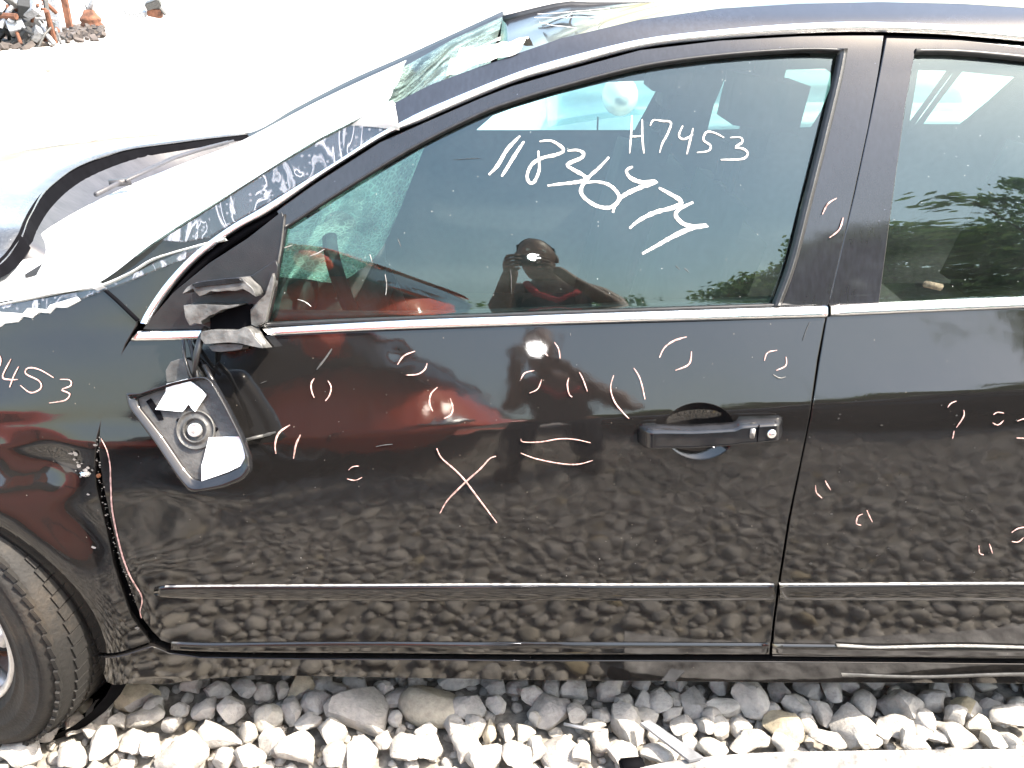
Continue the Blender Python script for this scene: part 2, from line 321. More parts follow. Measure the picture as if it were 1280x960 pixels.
def SN(x, z):
    e = 0.003; sx = (S(x + e, z) - S(x - e, z)) / (2 * e); sz = (S(x, z + e) - S(x, z - e)) / (2 * e)
    return Vector((sx, -1, sz)).normalized()
cP, sP = math.cos(R(PITCH)), math.sin(R(PITCH))
def ray(px, py):
    a, b = (px - 640) / FPX, (480 - py) / FPX
    return Vector((a, cP + b * sP, -sP + b * cP))
def onS(px, py):
    """where the line of sight through a photograph pixel meets the flank -> (x, z)"""
    d = ray(px, py); y = 0.05
    for _ in range(25):
        t = (y - CAM.y) / d.y; p = CAM + d * t; y = 0.5 * y + 0.5 * S0(p.x, max(0.02, min(1.5, p.z)))
    return p.x, p.z
def P3(px, py, off=0.0):
    x, z = onS(px, py); n = SN(x, z); return Vector((x, S(x, z), z)) + n * off
def atY(px, py, y):
    d = ray(px, py); return CAM + d * ((y - CAM.y) / d.y)
def atZ(px, py, z):
    d = ray(px, py); return CAM + d * ((z - CAM.z) / d.z)
def dens(pts, step, closed=True):
    out = []; n = len(pts)
    for i in range(n if closed else n - 1):
        a = Vector(pts[i]); b = Vector(pts[(i + 1) % n]); k = max(1, int((b - a).length / step))
        for j in range(k): out.append(a.lerp(b, j / k))
    if not closed: out.append(Vector(pts[-1]))
    return out
def smooth_px(pts, n=8):
    """Catmull-Rom through pixel points"""
    out = []; P = [Vector(p) for p in pts]
    for i in range(len(P) - 1):
        p0, p1, p2, p3 = P[max(i - 1, 0)], P[i], P[i + 1], P[min(i + 2, len(P) - 1)]
        for j in range(n):
            t = j / n; out.append(0.5 * ((2 * p1) + (p2 - p0) * t + (2 * p0 - 5 * p1 + 4 * p2 - p3) * t * t + (3 * p1 - p0 - 3 * p2 + p3) * t ** 3))
    out.append(P[-1]); return out
def inside(p, poly):
    c = False; j = len(poly) - 1
    for i in range(len(poly)):
        if (poly[i][1] > p[1]) != (poly[j][1] > p[1]) and p[0] < (poly[j][0] - poly[i][0]) * (p[1] - poly[i][1]) / (poly[j][1] - poly[i][1]) + poly[i][0]: c = not c
        j = i
    return c
def area(poly): return 0.5 * sum(poly[i][0] * poly[(i + 1) % len(poly)][1] - poly[(i + 1) % len(poly)][0] * poly[i][1] for i in range(len(poly)))
def fill2d(outline, holes, step):
    allv = [Vector((p[0], p[1])) for p in outline]; edges = [(i, (i + 1) % len(outline)) for i in range(len(outline))]
    for h in holes:
        b = len(allv); allv += [Vector((p[0], p[1])) for p in h]; edges += [(b + i, b + (i + 1) % len(h)) for i in range(len(h))]
    xs = [p[0] for p in outline]; ys = [p[1] for p in outline]
    nx = int((max(xs) - min(xs)) / step) + 1; ny = int((max(ys) - min(ys)) / step) + 1
    rings = [outline] + holes
    pts = np.array([[p[0], p[1]] for r in rings for p in r])
    for i in range(nx + 1):
        for j in range(ny + 1):
            p = (min(xs) + (i + 0.5 * (j % 2)) * step, min(ys) + j * step)
            if inside(p, outline) and not any(inside(p, h) for h in holes):
                if np.min((pts[:, 0] - p[0]) ** 2 + (pts[:, 1] - p[1]) ** 2) > (0.35 * step) ** 2: allv.append(Vector(p))
    v, e, f, *_ = delaunay_2d_cdt(allv, edges, [], 1, 1e-6)
    ff = []
    for t in f:
        c = ((v[t[0]][0] + v[t[1]][0] + v[t[2]][0]) / 3, (v[t[0]][1] + v[t[1]][1] + v[t[2]][1]) / 3)
        if inside(c, outline) and not any(inside(c, h) for h in holes): ff.append(tuple(t))
    return v, ff
def panel(name, px, mat, parent, off=0.0, thick=0.018, holes=(), step=0.014, hem=0.0018, raw=False, pstep=7):
    """a sheet of the flank traced by an outline, with rounded edges turned inwards"""
    cvt = lambda P: [Vector(onS(*p)) for p in dens(P, pstep)] if not raw else [Vector(p) for p in P]
    out = cvt(px); hs = [cvt(h) for h in holes]
    if area(out) < 0: out.reverse()
    for h in hs:
        if area(h) > 0: h.reverse()
    v, f = fill2d(out, hs, step)
    V = []; NN = []
    for p in v:
        n = SN(p[0], p[1]); V.append(Vector((p[0], S(p[0], p[1]), p[1])) + n * off); NN.append(n)
    F = []
    for t in f:
        a, b, c = V[t[0]], V[t[1]], V[t[2]]
        F.append(t if (b - a).cross(c - a).y < 0 else (t[0], t[2], t[1]))
    for ring in [out] + hs:
        m = len(ring); b = len(V)
        for i in range(m):
            p = ring[i]; d = ring[(i + 1) % m] - ring[i - 1]; d = Vector((d.x, d.y))
            if d.length < 1e-7: d = Vector((1, 0))
            d.normalize(); o = Vector((d.y, -d.x)); n = SN(p.x, p.y); o3 = Vector((o.x, 0, o.y))
            base = Vector((p.x, S(p.x, p.y), p.y)) + n * off
            V.append(base); NN.append(n)
            V.append(base + o3 * hem * 0.7 - n * hem * 0.4); NN.append((n + o3).normalized())
            V.append(base + o3 * hem - n * hem * 1.5); NN.append(o3)
            V.append(base + o3 * hem - n * thick); NN.append(o3)
        for i in range(m):
            j = (i + 1) % m
            for k in range(3): F.append((b + i * 4 + k, b + i * 4 + k + 1, b + j * 4 + k + 1, b + j * 4 + k))
    return mesh(name, V, F, mat, parent, True, NN)
def resample(pts, n):
    P = [Vector(p) for p in pts]; d = [0]
    for i in range(1, len(P)): d.append(d[-1] + (P[i] - P[i - 1]).length)
    out = []
    for k in range(n):
        t = d[-1] * k / (n - 1); i = 0
        while i < len(d) - 2 and d[i + 1] < t: i += 1
        out.append(P[i].lerp(P[i + 1], (t - d[i]) / max(1e-9, d[i + 1] - d[i])))
    return out
def strip(name, top, bot, mat, parent, bulge=0.006, off=0.001, n=60, m=8, fn=None, flat=False):
    """a moulding between two traced lines, rounded across"""
    T = resample(smooth_px(top), n); B = resample(smooth_px(bot), n); V = []; F = []
    g = fn or (lambda px, py, o: P3(px, py, o))
    for i in range(n):
        for j in range(m + 1):
            t = j / m; p = T[i].lerp(B[i], t)
            o = off + bulge * (math.sin(math.pi * t) ** 0.5 if not flat else min(1, 6 * t, 6 * (1 - t)))
            if j in (0, m): o = off - 0.006
            V.append(g(p.x, p.y, o))
    for i in range(n - 1):
        for j in range(m): F.append((i * (m + 1) + j, i * (m + 1) + j + 1, (i + 1) * (m + 1) + j + 1, (i + 1) * (m + 1) + j))
    F.append(tuple(range(m + 1))); F.append(tuple((n - 1) * (m + 1) + j for j in range(m, -1, -1)))
    return mesh(name, V, F, mat, parent)
def stroke(name, strokes, wpx, mat, parent, off=0.0016, seed=0, label=None):
    """a chalk or paint-marker mark lying on the flank"""
    V = []; F = []; rnd = random.Random(seed + len(strokes[0]) * 31 + int(strokes[0][0][0]))
    for st in strokes:
        P = resample(smooth_px(st, 10), max(6, int(sum((Vector(st[i + 1]) - Vector(st[i])).length for i in range(len(st) - 1)) / 2.5)))
        n = len(P); b = len(V)
        for i in range(n):
            d = P[min(i + 1, n - 1)] - P[max(i - 1, 0)]; d.normalize(); q = Vector((-d.y, d.x))
            tp = 0.45 + 0.55 * min(1, 3.5 * min(i, n - 1 - i) / n + 0.15)
            ww = wpx * (0.36 if mat.name.startswith('pink') else 0.42) * tp * (0.82 + 0.36 * rnd.random())
            for s in (-1, -0.35, 0.35, 1):
                V.append(P3(*(P[i] + q * ww * s), off + (0.0006 if abs(s) < 1 else 0)))
        for i in range(n - 1):
            for k in range(3): F.append((b + i * 4 + k, b + i * 4 + k + 1, b + i * 4 + 5 + k, b + i * 4 + 4 + k))
    o = mesh(name, V, F, mat, parent)
    if label: o['label'] = label
    return o
def loft(name, A, B, mat, parent, n=40, m=30, disp=None, thick=0.0):
    """surface stretched between two 3-D curves"""
    A = resample(smooth_px(A, 6), n); B = resample(smooth_px(B, 6), n); V = []; F = []
    for i in range(n):
        for j in range(m + 1):
            p = A[i].lerp(B[i], j / m)
            if disp: p = disp(p, i / (n - 1), j / m)
            V.append(p)
    for i in range(n - 1):
        for j in range(m): F.append((i * (m + 1) + j, (i + 1) * (m + 1) + j, (i + 1) * (m + 1) + j + 1, i * (m + 1) + j + 1))
    o = mesh(name, V, F, mat, parent)
    if thick:
        md = o.modifiers.new('t', 'SOLIDIFY'); md.thickness = thick; md.offset = -1
    return o

# ================================================================== GROUND
def ground():
    m, t, b = newmat('pale crushed stone ground')
    geo = N(t, 'ShaderNodeNewGeometry')
    n = N(t, 'ShaderNodeTexNoise', i_Scale=9.0, i_Detail=12.0, i_Roughness=0.7); L(t, geo.outputs['Position'], n.inputs['Vector'])
    v = N(t, 'ShaderNodeTexVoronoi', i_Scale=16.0, feature='DISTANCE_TO_EDGE'); L(t, geo.outputs['Position'], v.inputs['Vector'])
    r = ramp(t, n.outputs[0], [(0.3, (0.28, 0.26, 0.24)), (0.7, (0.46, 0.44, 0.41))])
    L(t, r.outputs[0], b.inputs['Base Color']); b.inputs['Roughness'].default_value = 0.95
    bp = N(t, 'ShaderNodeBump', i_Strength=0.6, i_Distance=0.02); L(t, v.outputs['Distance'], bp.inputs['Height']); L(t, bp.outputs[0], b.inputs['Normal'])
    # sheet with finer cells near the car
    xs = sorted(set([-900, -300, -100, -40, -20, -12] + [i * 0.5 for i in range(-16, 17)] + [12, 20, 40, 100, 300, 900]))
    V = [(x, y, -0.012 + (0.0 if abs(x) < 8 and abs(y) < 8 else 0.15 * noise.noise((x * .07, y * .07, 0)) if max(abs(x), abs(y)) < 45 else 0)) for y in xs for x in xs]
    k = len(xs); F = [(j * k + i, j * k + i + 1, (j + 1) * k + i + 1, (j + 1) * k + i) for j in range(k - 1) for i in range(k - 1)]
    return tag(mesh('ground', V, F, m), kind='structure')
GROUND = ground()

def stone_proto(seed, flat=1.0, sub=3, rough=0.22):
    bm = bmesh.new(); bmesh.ops.create_icosphere(bm, subdivisions=sub, radius=1)
    rnd = random.Random(seed); off = Vector((rnd.uniform(-50, 50), rnd.uniform(-50, 50), rnd.uniform(-50, 50)))
    planes = [(Vector((rnd.gauss(0, 1), rnd.gauss(0, 1), rnd.gauss(0, 1))).normalized(), rnd.uniform(0.50, 0.82)) for _ in range(int(13 * rough / 0.22))]
    for v in bm.verts:
        p = v.co.copy()
        for n, d in planes:
            e = p.dot(n) - d
            if e > 0: p -= n * e * 0.95
        s = 1 + rough * noise.noise(p * 1.1 + off) + rough * 0.35 * noise.noise(p * 3.2 + off) + rough * 0.22 * noise.noise(p * 7.5 + off)
        v.co = p * s
    me = bpy.data.meshes.new('stone'); bm.to_mesh(me); bm.free()
    me.polygons.foreach_set('use_smooth', [True] * len(me.polygons)); me.set_sharp_from_angle(angle=R(30)) if rough > .1 else None
    me.materials.append(M['stone']); return me
PRO = [stone_proto(i) for i in range(14)]; SMOOTH = stone_proto(77, rough=0.05)
HAND = '''165,867,55,35 181,894,54,26 126,892,32,36 93,907,24,26 225,888,24,18 195,880,28,22 256,887,32,30 288,886,38,38 213,906,30,20 148,902,22,18 112,912,20,18
165,927,32,34 190,927,20,40 130,928,42,40 270,918,62,26 226,942,64,44 28,938,56,36 88,946,34,28 311,916,26,24 60,915,34,20 20,918,30,16 310,945,46,34 280,948,34,30 240,858,26,20 270,862,34,26 305,858,30,24
332,862,24,22 353,862,20,24 377,856,30,34 403,852,26,28 422,862,32,20 395,881,36,28 365,888,26,32 340,898,38,32 385,903,34,20 415,913,38,38 428,881,30,24
456,893,84,56 541,883,72,44 497,873,42,32 586,883,36,30 568,908,32,30 592,907,28,32 531,913,26,18 618,856,32,22 575,852,52,22 620,880,26,22 496,897,20,18 612,916,18,28 633,913,20,28 480,860,24,20
375,937,52,42 450,938,38,42 504,934,32,40 535,930,32,36 582,930,42,36 605,947,54,30 479,924,20,20 345,928,36,32 420,946,34,28
664,870,32,24 693,860,28,30 686,891,56,36 720,890,30,34 761,863,42,30 721,862,36,30 781,877,30,24 801,855,20,22 824,873,26,38 845,855,22,22 843,875,20,24 865,878,34,40 908,884,44,20 900,857,28,24 939,872,52,40 892,895,26,22 854,909,34,26 880,906,26,28 840,893,32,20 806,879,24,28 783,900,44,54 806,894,26,22
702,937,42,44 669,898,18,16 655,916,24,22 751,893,22,24 902,911,22,26 925,911,26,22 944,922,36,20 895,936,42,26 930,932,38,20 860,926,26,22 750,926,30,34 729,942,26,36 775,938,38,32 822,941,40,30 650,943,34,32 670,935,26,26 740,906,30,16
971,862,24,28 1012,862,32,28 1042,866,28,30 1060,857,26,16 1083,878,32,38 1092,855,26,18 1125,881,48,46 1162,876,42,30 1176,861,26,30 1208,886,44,36 1240,890,28,40 1268,895,54,32 997,883,48,26 1026,889,26,32 1060,906,46,52 982,909,50,38 1009,906,26,26 1118,908,46,30 1158,900,32,30 1150,914,26,26 1193,916,50,32 1193,893,30,28 1226,906,32,20 1240,921,32,24 1171,921,24,18 1035,923,38,20 980,929,38,24 1140,927,38,20 1085,926,28,18 1105,918,20,18 967,890,20,22 1260,926,30,20'''
hand = [tuple(float(q) for q in s.split(',')) for s in HAND.split()]
placed = []; k = 0
def put_stone(me, loc, sz, rot, nm='stone'):
    o = bpy.data.objects.new(nm, me); COL.objects.link(o); o.location = loc; o.scale = sz; o.rotation_euler = rot
    o.parent = GROUND; return o
for i, (px, py, wd, hg) in enumerate(hand):
    rnd = random.Random(i * 13 + 5); zc = 0.036 + 0.012 * (rnd.random() - 0.5)
    p = atZ(px, py, zc); sc_ = (p - CAM).dot(Vector((0, cP, -sP))) / FPX
    a, bb = wd * sc_ * 0.58, hg * sc_ * 0.64; c = min(a, bb) * rnd.uniform(0.72, 0.95)
    me = SMOOTH if (px, py) == (541, 883) else PRO[i % 14]
    put_stone(me, (p.x, p.y, zc), (a * 1.06, bb * 1.06, c), (rnd.uniform(-.35, .35), rnd.uniform(-.35, .35), rnd.uniform(-.4, .4)))
    placed.append((p.x, p.y, 0.5 * (a + bb)))
rnd = random.Random(3); tries = 0; nst = len(hand)
def bad(x, y, r, f=0.80):
    for (a, b, c) in placed:
        if (a - x) ** 2 + (b - y) ** 2 < ((r + c) * f) ** 2: return True
    return False
while nst < 298 and tries < 60000:
    tries += 1; x = rnd.uniform(-1.0, 1.0); y = rnd.uniform(-0.06, 0.50); r = rnd.uniform(0.016, 0.036) if tries < 30000 else rnd.uniform(0.010, 0.018)
    if bad(x, y, r): continue
    placed.append((x, y, r)); nst += 1
    put_stone(PRO[rnd.randrange(14)], (x, y, 0.6 * r + 0.004), (r * rnd.uniform(1, 1.25), r * rnd.uniform(0.9, 1.1), r * rnd.uniform(0.65, 0.9)), (rnd.uniform(-.5, .5), rnd.uniform(-.5, .5), rnd.uniform(0, 6.3)))
# the rest of the gravel, one piece of stuff
def gravel_bed():
    base = [stone_proto(100 + i, sub=2) for i in range(10)]
    B = [(np.array([v.co[:] for v in m.vertices]), np.array([p.vertices[:] for p in m.polygons])) for m in base]
    cell = {}; pts = []; rnd = random.Random(11)
    def scatter(x0, x1, y0, y1, rmin, rmax, dens_, keepout=None, zf=0.5):
        n = int((x1 - x0) * (y1 - y0) * dens_)
        for _ in range(n):
            x = rnd.uniform(x0, x1); y = rnd.uniform(y0, y1); r = rnd.uniform(rmin, rmax)
            if keepout and keepout(x, y): continue
            ci, cj = int(x // 0.08), int(y // 0.08); ok = True
            for a in (-1, 0, 1):
                for b in (-1, 0, 1):
                    for (qx, qy, qr) in cell.get((ci + a, cj + b), ()):
                        if (qx - x) ** 2 + (qy - y) ** 2 < ((r + qr) * 0.78) ** 2: ok = False; break
                    if not ok: break
                if not ok: break
            if ok: cell.setdefault((ci, cj), []).append((x, y, r)); pts.append((x, y, r, zf * r))
    inner = lambda x, y: -1.02 < x < 1.02 and -0.07 < y < 0.52
    for (a, b, c) in placed: cell.setdefault((int(a // 0.08), int(b // 0.08)), []).append((a, b, c))
    scatter(-2.7, 2.9, -3.4, 0.75, 0.019, 0.034, 560, inner)
    scatter(-2.7, 2.9, -3.4, 0.75, 0.011, 0.019, 1700, inner)
    cell.clear()
    scatter(-1.05, 1.05, -0.12, 0.6, 0.010, 0.020, 2600, None, 0.0)     # small stones down in the gaps
    V = []; F = []; b = 0
    for (x, y, r, z) in pts:
        v, f = B[rnd.randrange(10)]; a = rnd.uniform(0, 6.28); ca, sa = math.cos(a), math.sin(a)
        s = np.array([r * rnd.uniform(1, 1.4), r * rnd.uniform(.85, 1.15), r * rnd.uniform(.6, .95)])
        q = v * s; tl = rnd.uniform(-.4, .4); q = q @ np.array([[1, 0, 0], [0, math.cos(tl), -math.sin(tl)], [0, math.sin(tl), math.cos(tl)]])
        q = q @ np.array([[ca, -sa, 0], [sa, ca, 0], [0, 0, 1]]) + np.array([x, y, z])
        V.append(q); F.append(f + b); b += len(v)
    V = np.concatenate(V); F = np.concatenate(F)
    me = bpy.data.meshes.new('gravel'); me.vertices.add(len(V)); me.vertices.foreach_set('co', V.ravel())
    me.loops.add(len(F) * 3); me.loops.foreach_set('vertex_index', F.ravel().astype(np.int32))
    me.polygons.add(len(F)); me.polygons.foreach_set('loop_start', np.arange(0, len(F) * 3, 3)); me.polygons.foreach_set('loop_total', np.full(len(F), 3))
    me.update(calc_edges=True); me.validate(); me.polygons.foreach_set('use_smooth', np.ones(len(F), bool)); me.materials.append(M['stone'])
    o = bpy.data.objects.new('gravel', me); COL.objects.link(o); o.parent = GROUND; tag(o, kind='stuff')
    print('gravel stones', len(pts), 'tris', len(F))
gravel_bed()
soil = simple('darker grit between the stones', (0.20, 0.185, 0.16), 0.95, var=0.5, scale=60)  # sheet coloured darker than the stones, seen in the gaps
tag(mesh('soil', [(-3, -3.7, -0.007), (3.2, -3.7, -0.007), (3.2, 1.0, -0.007), (-3, 1.0, -0.007)], [(0, 1, 2, 3)], soil, GROUND), kind='structure')

# ================================================================== THE BLACK CAR
CAR = empty('black_sedan', (0.3, 0.9, 0), label='wrecked black sedan with chalk-marked doors and a torn off mirror hanging on its front door', cat='car')

# --- front door
hx, hy, ha, hb = 875, 539, 46, 36
recess = [(hx + ha * math.cos(t), hy - hb * math.sin(t)) for t in np.linspace(0, 2 * math.pi, 48, endpoint=False)]
FD = panel('front_door', [(163, 427), (262, 424), (340, 420), (640, 409), (900, 402), (1031, 398), (1021, 450), (1011, 520), (999, 580), (984, 650), (973, 720), (965, 780), (961, 818),
    (700, 818), (400, 815), (260, 812), (225, 808), (203, 799), (192, 786), (178, 765), (152, 700), (139, 650), (129, 600), (124, 560), (127, 520), (137, 480), (150, 447)], M['paint'], CAR, holes=[recess], step=0.010)
# handle bowl: dished inwards
def bowl(parent):
    V = []; F = []; n = 48; k = 12
    for i in range(k + 1):
        t = i / k; s = 1 - 0.99 * t
        for j in range(n):
            a = 2 * math.pi * j / n
            V.append(P3(hx + ha * s * math.cos(a), hy - hb * s * math.sin(a), -0.020 * (1 - (1 - min(1, t * 1.1)) ** 1.7) - 0.0006))
    for i in range(k):
        for j in range(n): F.append((i * n + j, i * n + (j + 1) % n, (i + 1) * n + (j + 1) % n, (i + 1) * n + j))
    return mesh('handle_recess', V, F, M['paint'], parent)
bowl(FD)
def handle(parent):
    T = [(797, 533), (803, 528), (826, 527), (860, 527), (900, 525), (914, 524), (920, 520), (940, 519), (974, 518), (978, 522)]
    B = [(797, 552), (803, 556), (826, 555), (860, 554), (900, 551), (914, 550), (920, 549), (940, 548), (974, 545), (978, 541)]
    n = 50; m = 22; T = resample(T, n); B = resample(B, n); V = []; F = []
    for i in range(n):
        e = 0.030 + 0.006 * math.sin(math.pi * i / (n - 1)); ed = min(1, i / 4 + 0.12, (n - 1 - i) / 4 + 0.12)
        for j in range(m + 1):
            t = j / m; p = T[i].lerp(B[i], t); o = e * ed * (min(1.0, 0.45 + 0.55 * (t / 0.20)) if t < .2 else 1.0 - 0.02 * (t - .2) if t < .86 else 1.0 - 0.45 * ((t - .86) / .14) ** 1.5)
            if j in (0, m): o = 0.004 if (i < 7 or i > 33) else 0.014
            V.append(P3(p.x, p.y, o))
        # inner face of the grip
        for j in range(1, m):
            t = 1 - j / m; p = T[i].lerp(B[i], t); V.append(P3(p.x, p.y, 0.004 if (i < 7 or i > 33) else 0.014))
    q = 2 * m
    for i in range(n - 1):
        for j in range(q): F.append((i * q + j, i * q + (j + 1) % q, (i + 1) * q + (j + 1) % q, (i + 1) * q + j))
    F.append(tuple(range(q))); F.append(tuple((n - 1) * q + j for j in range(q - 1, -1, -1)))
    mesh('handle', V, F, M['gloss'], parent)
    c = P3(958, 534, 0.030); mt = Matrix.Translation(c) @ Euler((R(-8), 0, 0)).to_matrix().to_4x4()
    MB().lathe([(0.0001, -0.006), (0.006, -0.0055), (0.008, -0.003), (0.0085, 0.0), (0.0085, 0.006)], mt, 24).build('key_lock', M['chrome'], parent)
    MB().box(P3(934, 533, 0.0345), (0.009, 0.003, 0.019), bev=0.001).build('handle_button', M['scratch'], parent)
    MB().box(P3(941, 533.5, 0.0335), (0.0016, 0.003, 0.034)).build('handle_joint', M['gap'], parent)
handle(FD)
# lower side moulding (front and rear)
strip('side_moulding', [(202, 738), (210, 731), (400, 731), (700, 730), (967, 730)], [(202, 739), (212, 747), (400, 751), (700, 751), (967, 751)], M['paint'], FD, bulge=0.006, off=0.0, n=80, m=14)
strip('moulding_edge', [(207, 731.2), (400, 730.2), (700, 729.2), (967, 729)], [(207, 732.4), (400, 731.4), (700, 730.4), (967, 730.2)], M['scratch'], FD, bulge=0.001, off=0.003, n=80, m=4)
strip('door_lip', [(215, 801), (260, 803), (400, 802), (700, 802), (960, 803)], [(215, 811), (260, 814), (400, 816), (700, 818), (960, 818)], M['paint'], FD, bulge=0.004, off=0.0015, n=60, m=8, flat=True)
# belt chrome
strip('belt_moulding', [(327, 409), (500, 399), (640, 394), (800, 388), (1033, 381)], [(340, 420), (500, 412.5), (640, 408), (800, 403), (1033, 397.5)], M['chrome'], FD, bulge=0.005, off=0.002, n=80, flat=True)
strip('belt_moulding', [(176, 413), (220, 412), (262, 411)], [(164, 427), (215, 426), (262, 424)], M['chrome'], FD, bulge=0.005, off=0.002, n=20, flat=True)
strip('belt_seal', [(332, 403), (500, 396), (640, 391), (800, 385), (975, 379)], [(330, 409), (500, 400), (640, 395), (800, 389), (1033, 382)], M['seal'], FD, bulge=0.004, off=0.0, n=70)
# window frame of the front door
ftop_o = [(347, 264), (395, 230), (475, 179), (520, 159), (600, 124), (640, 108.5), (700, 91), (800, 63.5), (900, 51.5), (1000, 46), (1060, 45), (1104, 45)]
fr_o = [(1097, 90), (1084, 160), (1067, 240), (1051, 310), (1035, 381)]
fr_i = [(972, 382), (991, 330), (1010, 255), (1029, 180), (1047, 105), (1055, 64)]
ftop_i = [(1000, 62), (900, 69), (800, 83), (700, 108.5), (640, 127), (600, 142), (520, 182), (430, 237), (358, 284)]
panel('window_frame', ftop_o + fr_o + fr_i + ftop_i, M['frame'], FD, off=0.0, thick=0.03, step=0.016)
strip('window_seal', [(358, 281), (430, 234.5), (520, 180), (600, 140), (640, 125), (700, 106.5), (800, 81), (900, 67), (1000, 60), (1054, 61)], [(358, 286), (430, 239.5), (520, 185), (600, 145), (640, 130), (700, 111.5), (800, 86), (900, 72), (1000, 65), (1054, 66)], M['seal'], FD, bulge=0.004, off=0.001, n=80)
strip('window_seal', [(1048, 64), (1040, 105), (1022, 180), (1003, 255), (984, 330), (965, 382)], [(1060, 62), (1052, 105), (1034, 180), (1015, 255), (996, 330), (977, 382)], M['seal'], FD, bulge=0.006, off=0.001, n=50)
strip('window_bead', [(1052, 64), (1044, 105), (1026, 180), (1007, 255), (988, 330), (969, 382)], [(1055, 64), (1047, 105), (1029, 180), (1010, 255), (991, 330), (972, 382)], M['plastic_dusty'], FD, bulge=0.003, off=0.006, n=50, m=4)
g = panel('window_glass', [(354, 287), (430, 236), (520, 181), (600, 142), (700, 108), (800, 83), (900, 68), (1000, 61), (1054, 63), (1045, 105), (1027, 180), (1008, 255), (989, 330), (974, 384), (640, 394), (500, 399), (330, 407)], M['glass'], FD, off=-0.012, thick=0.0015, step=0.012)
strip('glass_bottom_edge', [(338, 389), (480, 391), (640, 387), (800, 378), (972, 371)], [(336, 405), (480, 398), (640, 393), (800, 387), (972, 380)], M['plastic_dusty'], FD, bulge=0.001, off=-0.024, n=40, m=4)
# sail panel with the torn mirror foot
panel('mirror_sail', [(180, 411), (192, 396), (218, 366), (262, 330), (310, 299), (352, 266), (357, 285), (346, 340), (333, 401), (327, 409), (262, 410)], M['plastic'], FD, off=0.001, thick=0.01)
strip('sail_edge', [(355, 268), (350, 310), (341, 355), (331, 404)], [(358, 268), (353, 310), (344, 355), (334, 404)], M['plastic_dusty'], FD, bulge=0.002, off=0.003, n=20, m=4)

# --- chalk marks
def mk(st, w=2.3, mat='pink', par=FD, nm='chalk_mark', off=0.0016, label=None):
    for one in (st if nm == 'chalk_mark' and not label else [None]):
        stroke(nm, [one] if one else st, w, M[mat], par, off, label=label)
mk([[(393, 473), (389, 480), (390, 490), (393, 497)], [(410, 476), (414, 484), (412, 494), (407, 501)]], 2.6)
mk([[(497, 456), (505, 445), (519, 439)], [(508, 469), (522, 468), (531, 462), (534, 454)]], 2.6)
mk([[(547, 484), (539, 492), (537, 504), (541, 514)], [(563, 498), (566, 511), (563, 519), (555, 523)]], 2.6)
mk([[(363, 531), (349, 541), (344, 555), (345, 567)], [(376, 543), (370, 556), (367, 573)]], 3.4)
mk([[(436, 587), (441, 583), (449, 582)], [(434, 598), (444, 600), (453, 596)]], 1.8)
mk([[(546, 560), (552, 572), (570, 588), (582, 601), (600, 625), (621, 653)], [(620, 570), (612, 573), (600, 586), (582, 602), (560, 624), (550, 641)]], 3.0, label='large pink chalk cross')
mk([[(651, 548), (654, 552), (675, 552), (700, 548), (720, 549), (738, 553)], [(651, 566), (670, 573), (700, 579), (722, 580), (741, 575)]], 2.2)
mk([[(680, 433), (680, 440), (685, 445)], [(693, 428), (698, 436), (700, 448)]], 2.2)
mk([[(668, 463), (656, 466), (651, 474)], [(677, 474), (672, 486), (662, 491)]], 2.2)
mk([[(711, 472), (709, 480), (711, 492), (715, 496)], [(724, 465), (729, 475), (734, 489)]], 2.3)
mk([[(767, 469), (763, 485), (768, 502), (778, 515), (786, 523)], [(792, 460), (800, 474), (806, 499)]], 2.4)
mk([[(858, 421), (842, 426), (830, 435), (824, 447)], [(864, 439), (861, 455), (844, 463)]], 2.8)
mk([[(971, 438), (959, 441), (955, 451)], [(982, 446), (982, 457), (970, 463)]], 2.3)
mk([[(127, 548), (134, 562), (138, 580), (139, 605), (141, 640), (150, 680), (163, 715), (177, 740), (179, 750), (177, 760), (179, 768)]], 2.8, mat='pink')
mk([[(1045, 248), (1034, 255), (1027, 268)], [(1053, 272), (1048, 287), (1036, 297)]], 2.6, off=0.003)
GO = -0.0105
mk([[(650, 168), (634, 185), (622, 205), (611, 217)]], 5.0, 'white', nm='painted_digit', off=GO)
mk([[(655, 175), (645, 190), (634, 208), (627, 219)]], 5.0, 'white', nm='painted_digit', off=GO)
mk([[(675, 175), (688, 174), (700, 180), (705, 187), (695, 192), (678, 196), (665, 204), (659, 218), (662, 227), (668, 226), (674, 212), (674, 200), (673, 187)]], 4.6, 'white', nm='painted_digit', off=GO)
mk([[(710, 187), (722, 186), (730, 190), (727, 196), (710, 204), (716, 210), (730, 218), (732, 224), (718, 227), (700, 229), (685, 231)]], 5.2, 'white', nm='painted_digit', off=GO)
mk([[(762, 195), (750, 208), (735, 222), (727, 235), (730, 245), (745, 256), (762, 259), (773, 252), (774, 242), (762, 230), (745, 226), (731, 228)]], 5.2, 'white', nm='painted_digit', off=GO)
mk([[(792, 207), (784, 212), (789, 221), (804, 227), (822, 226), (800, 234), (780, 244), (770, 256), (767, 265)]], 6.2, 'white', nm='painted_digit', off=GO)
mk([[(825, 234), (840, 242), (853, 251), (845, 258), (820, 265), (800, 275), (788, 285)]], 6.0, 'white', nm='painted_digit', off=GO)
mk([[(868, 252), (852, 260), (846, 268), (854, 278), (868, 283), (886, 281), (866, 285), (845, 294), (822, 307), (804, 317)]], 6.4, 'white', nm='painted_digit', off=GO)
mk([[(791, 142), (790, 165), (788, 190)], [(804, 147), (804, 170), (806, 190)], [(790, 169), (804, 168)]], 2.8, 'white', nm='painted_letter', off=GO)
mk([[(814, 155), (818, 148), (829, 149), (840, 151), (836, 165), (829, 178), (826, 189)]], 2.8, 'white', nm='painted_digit', off=GO)
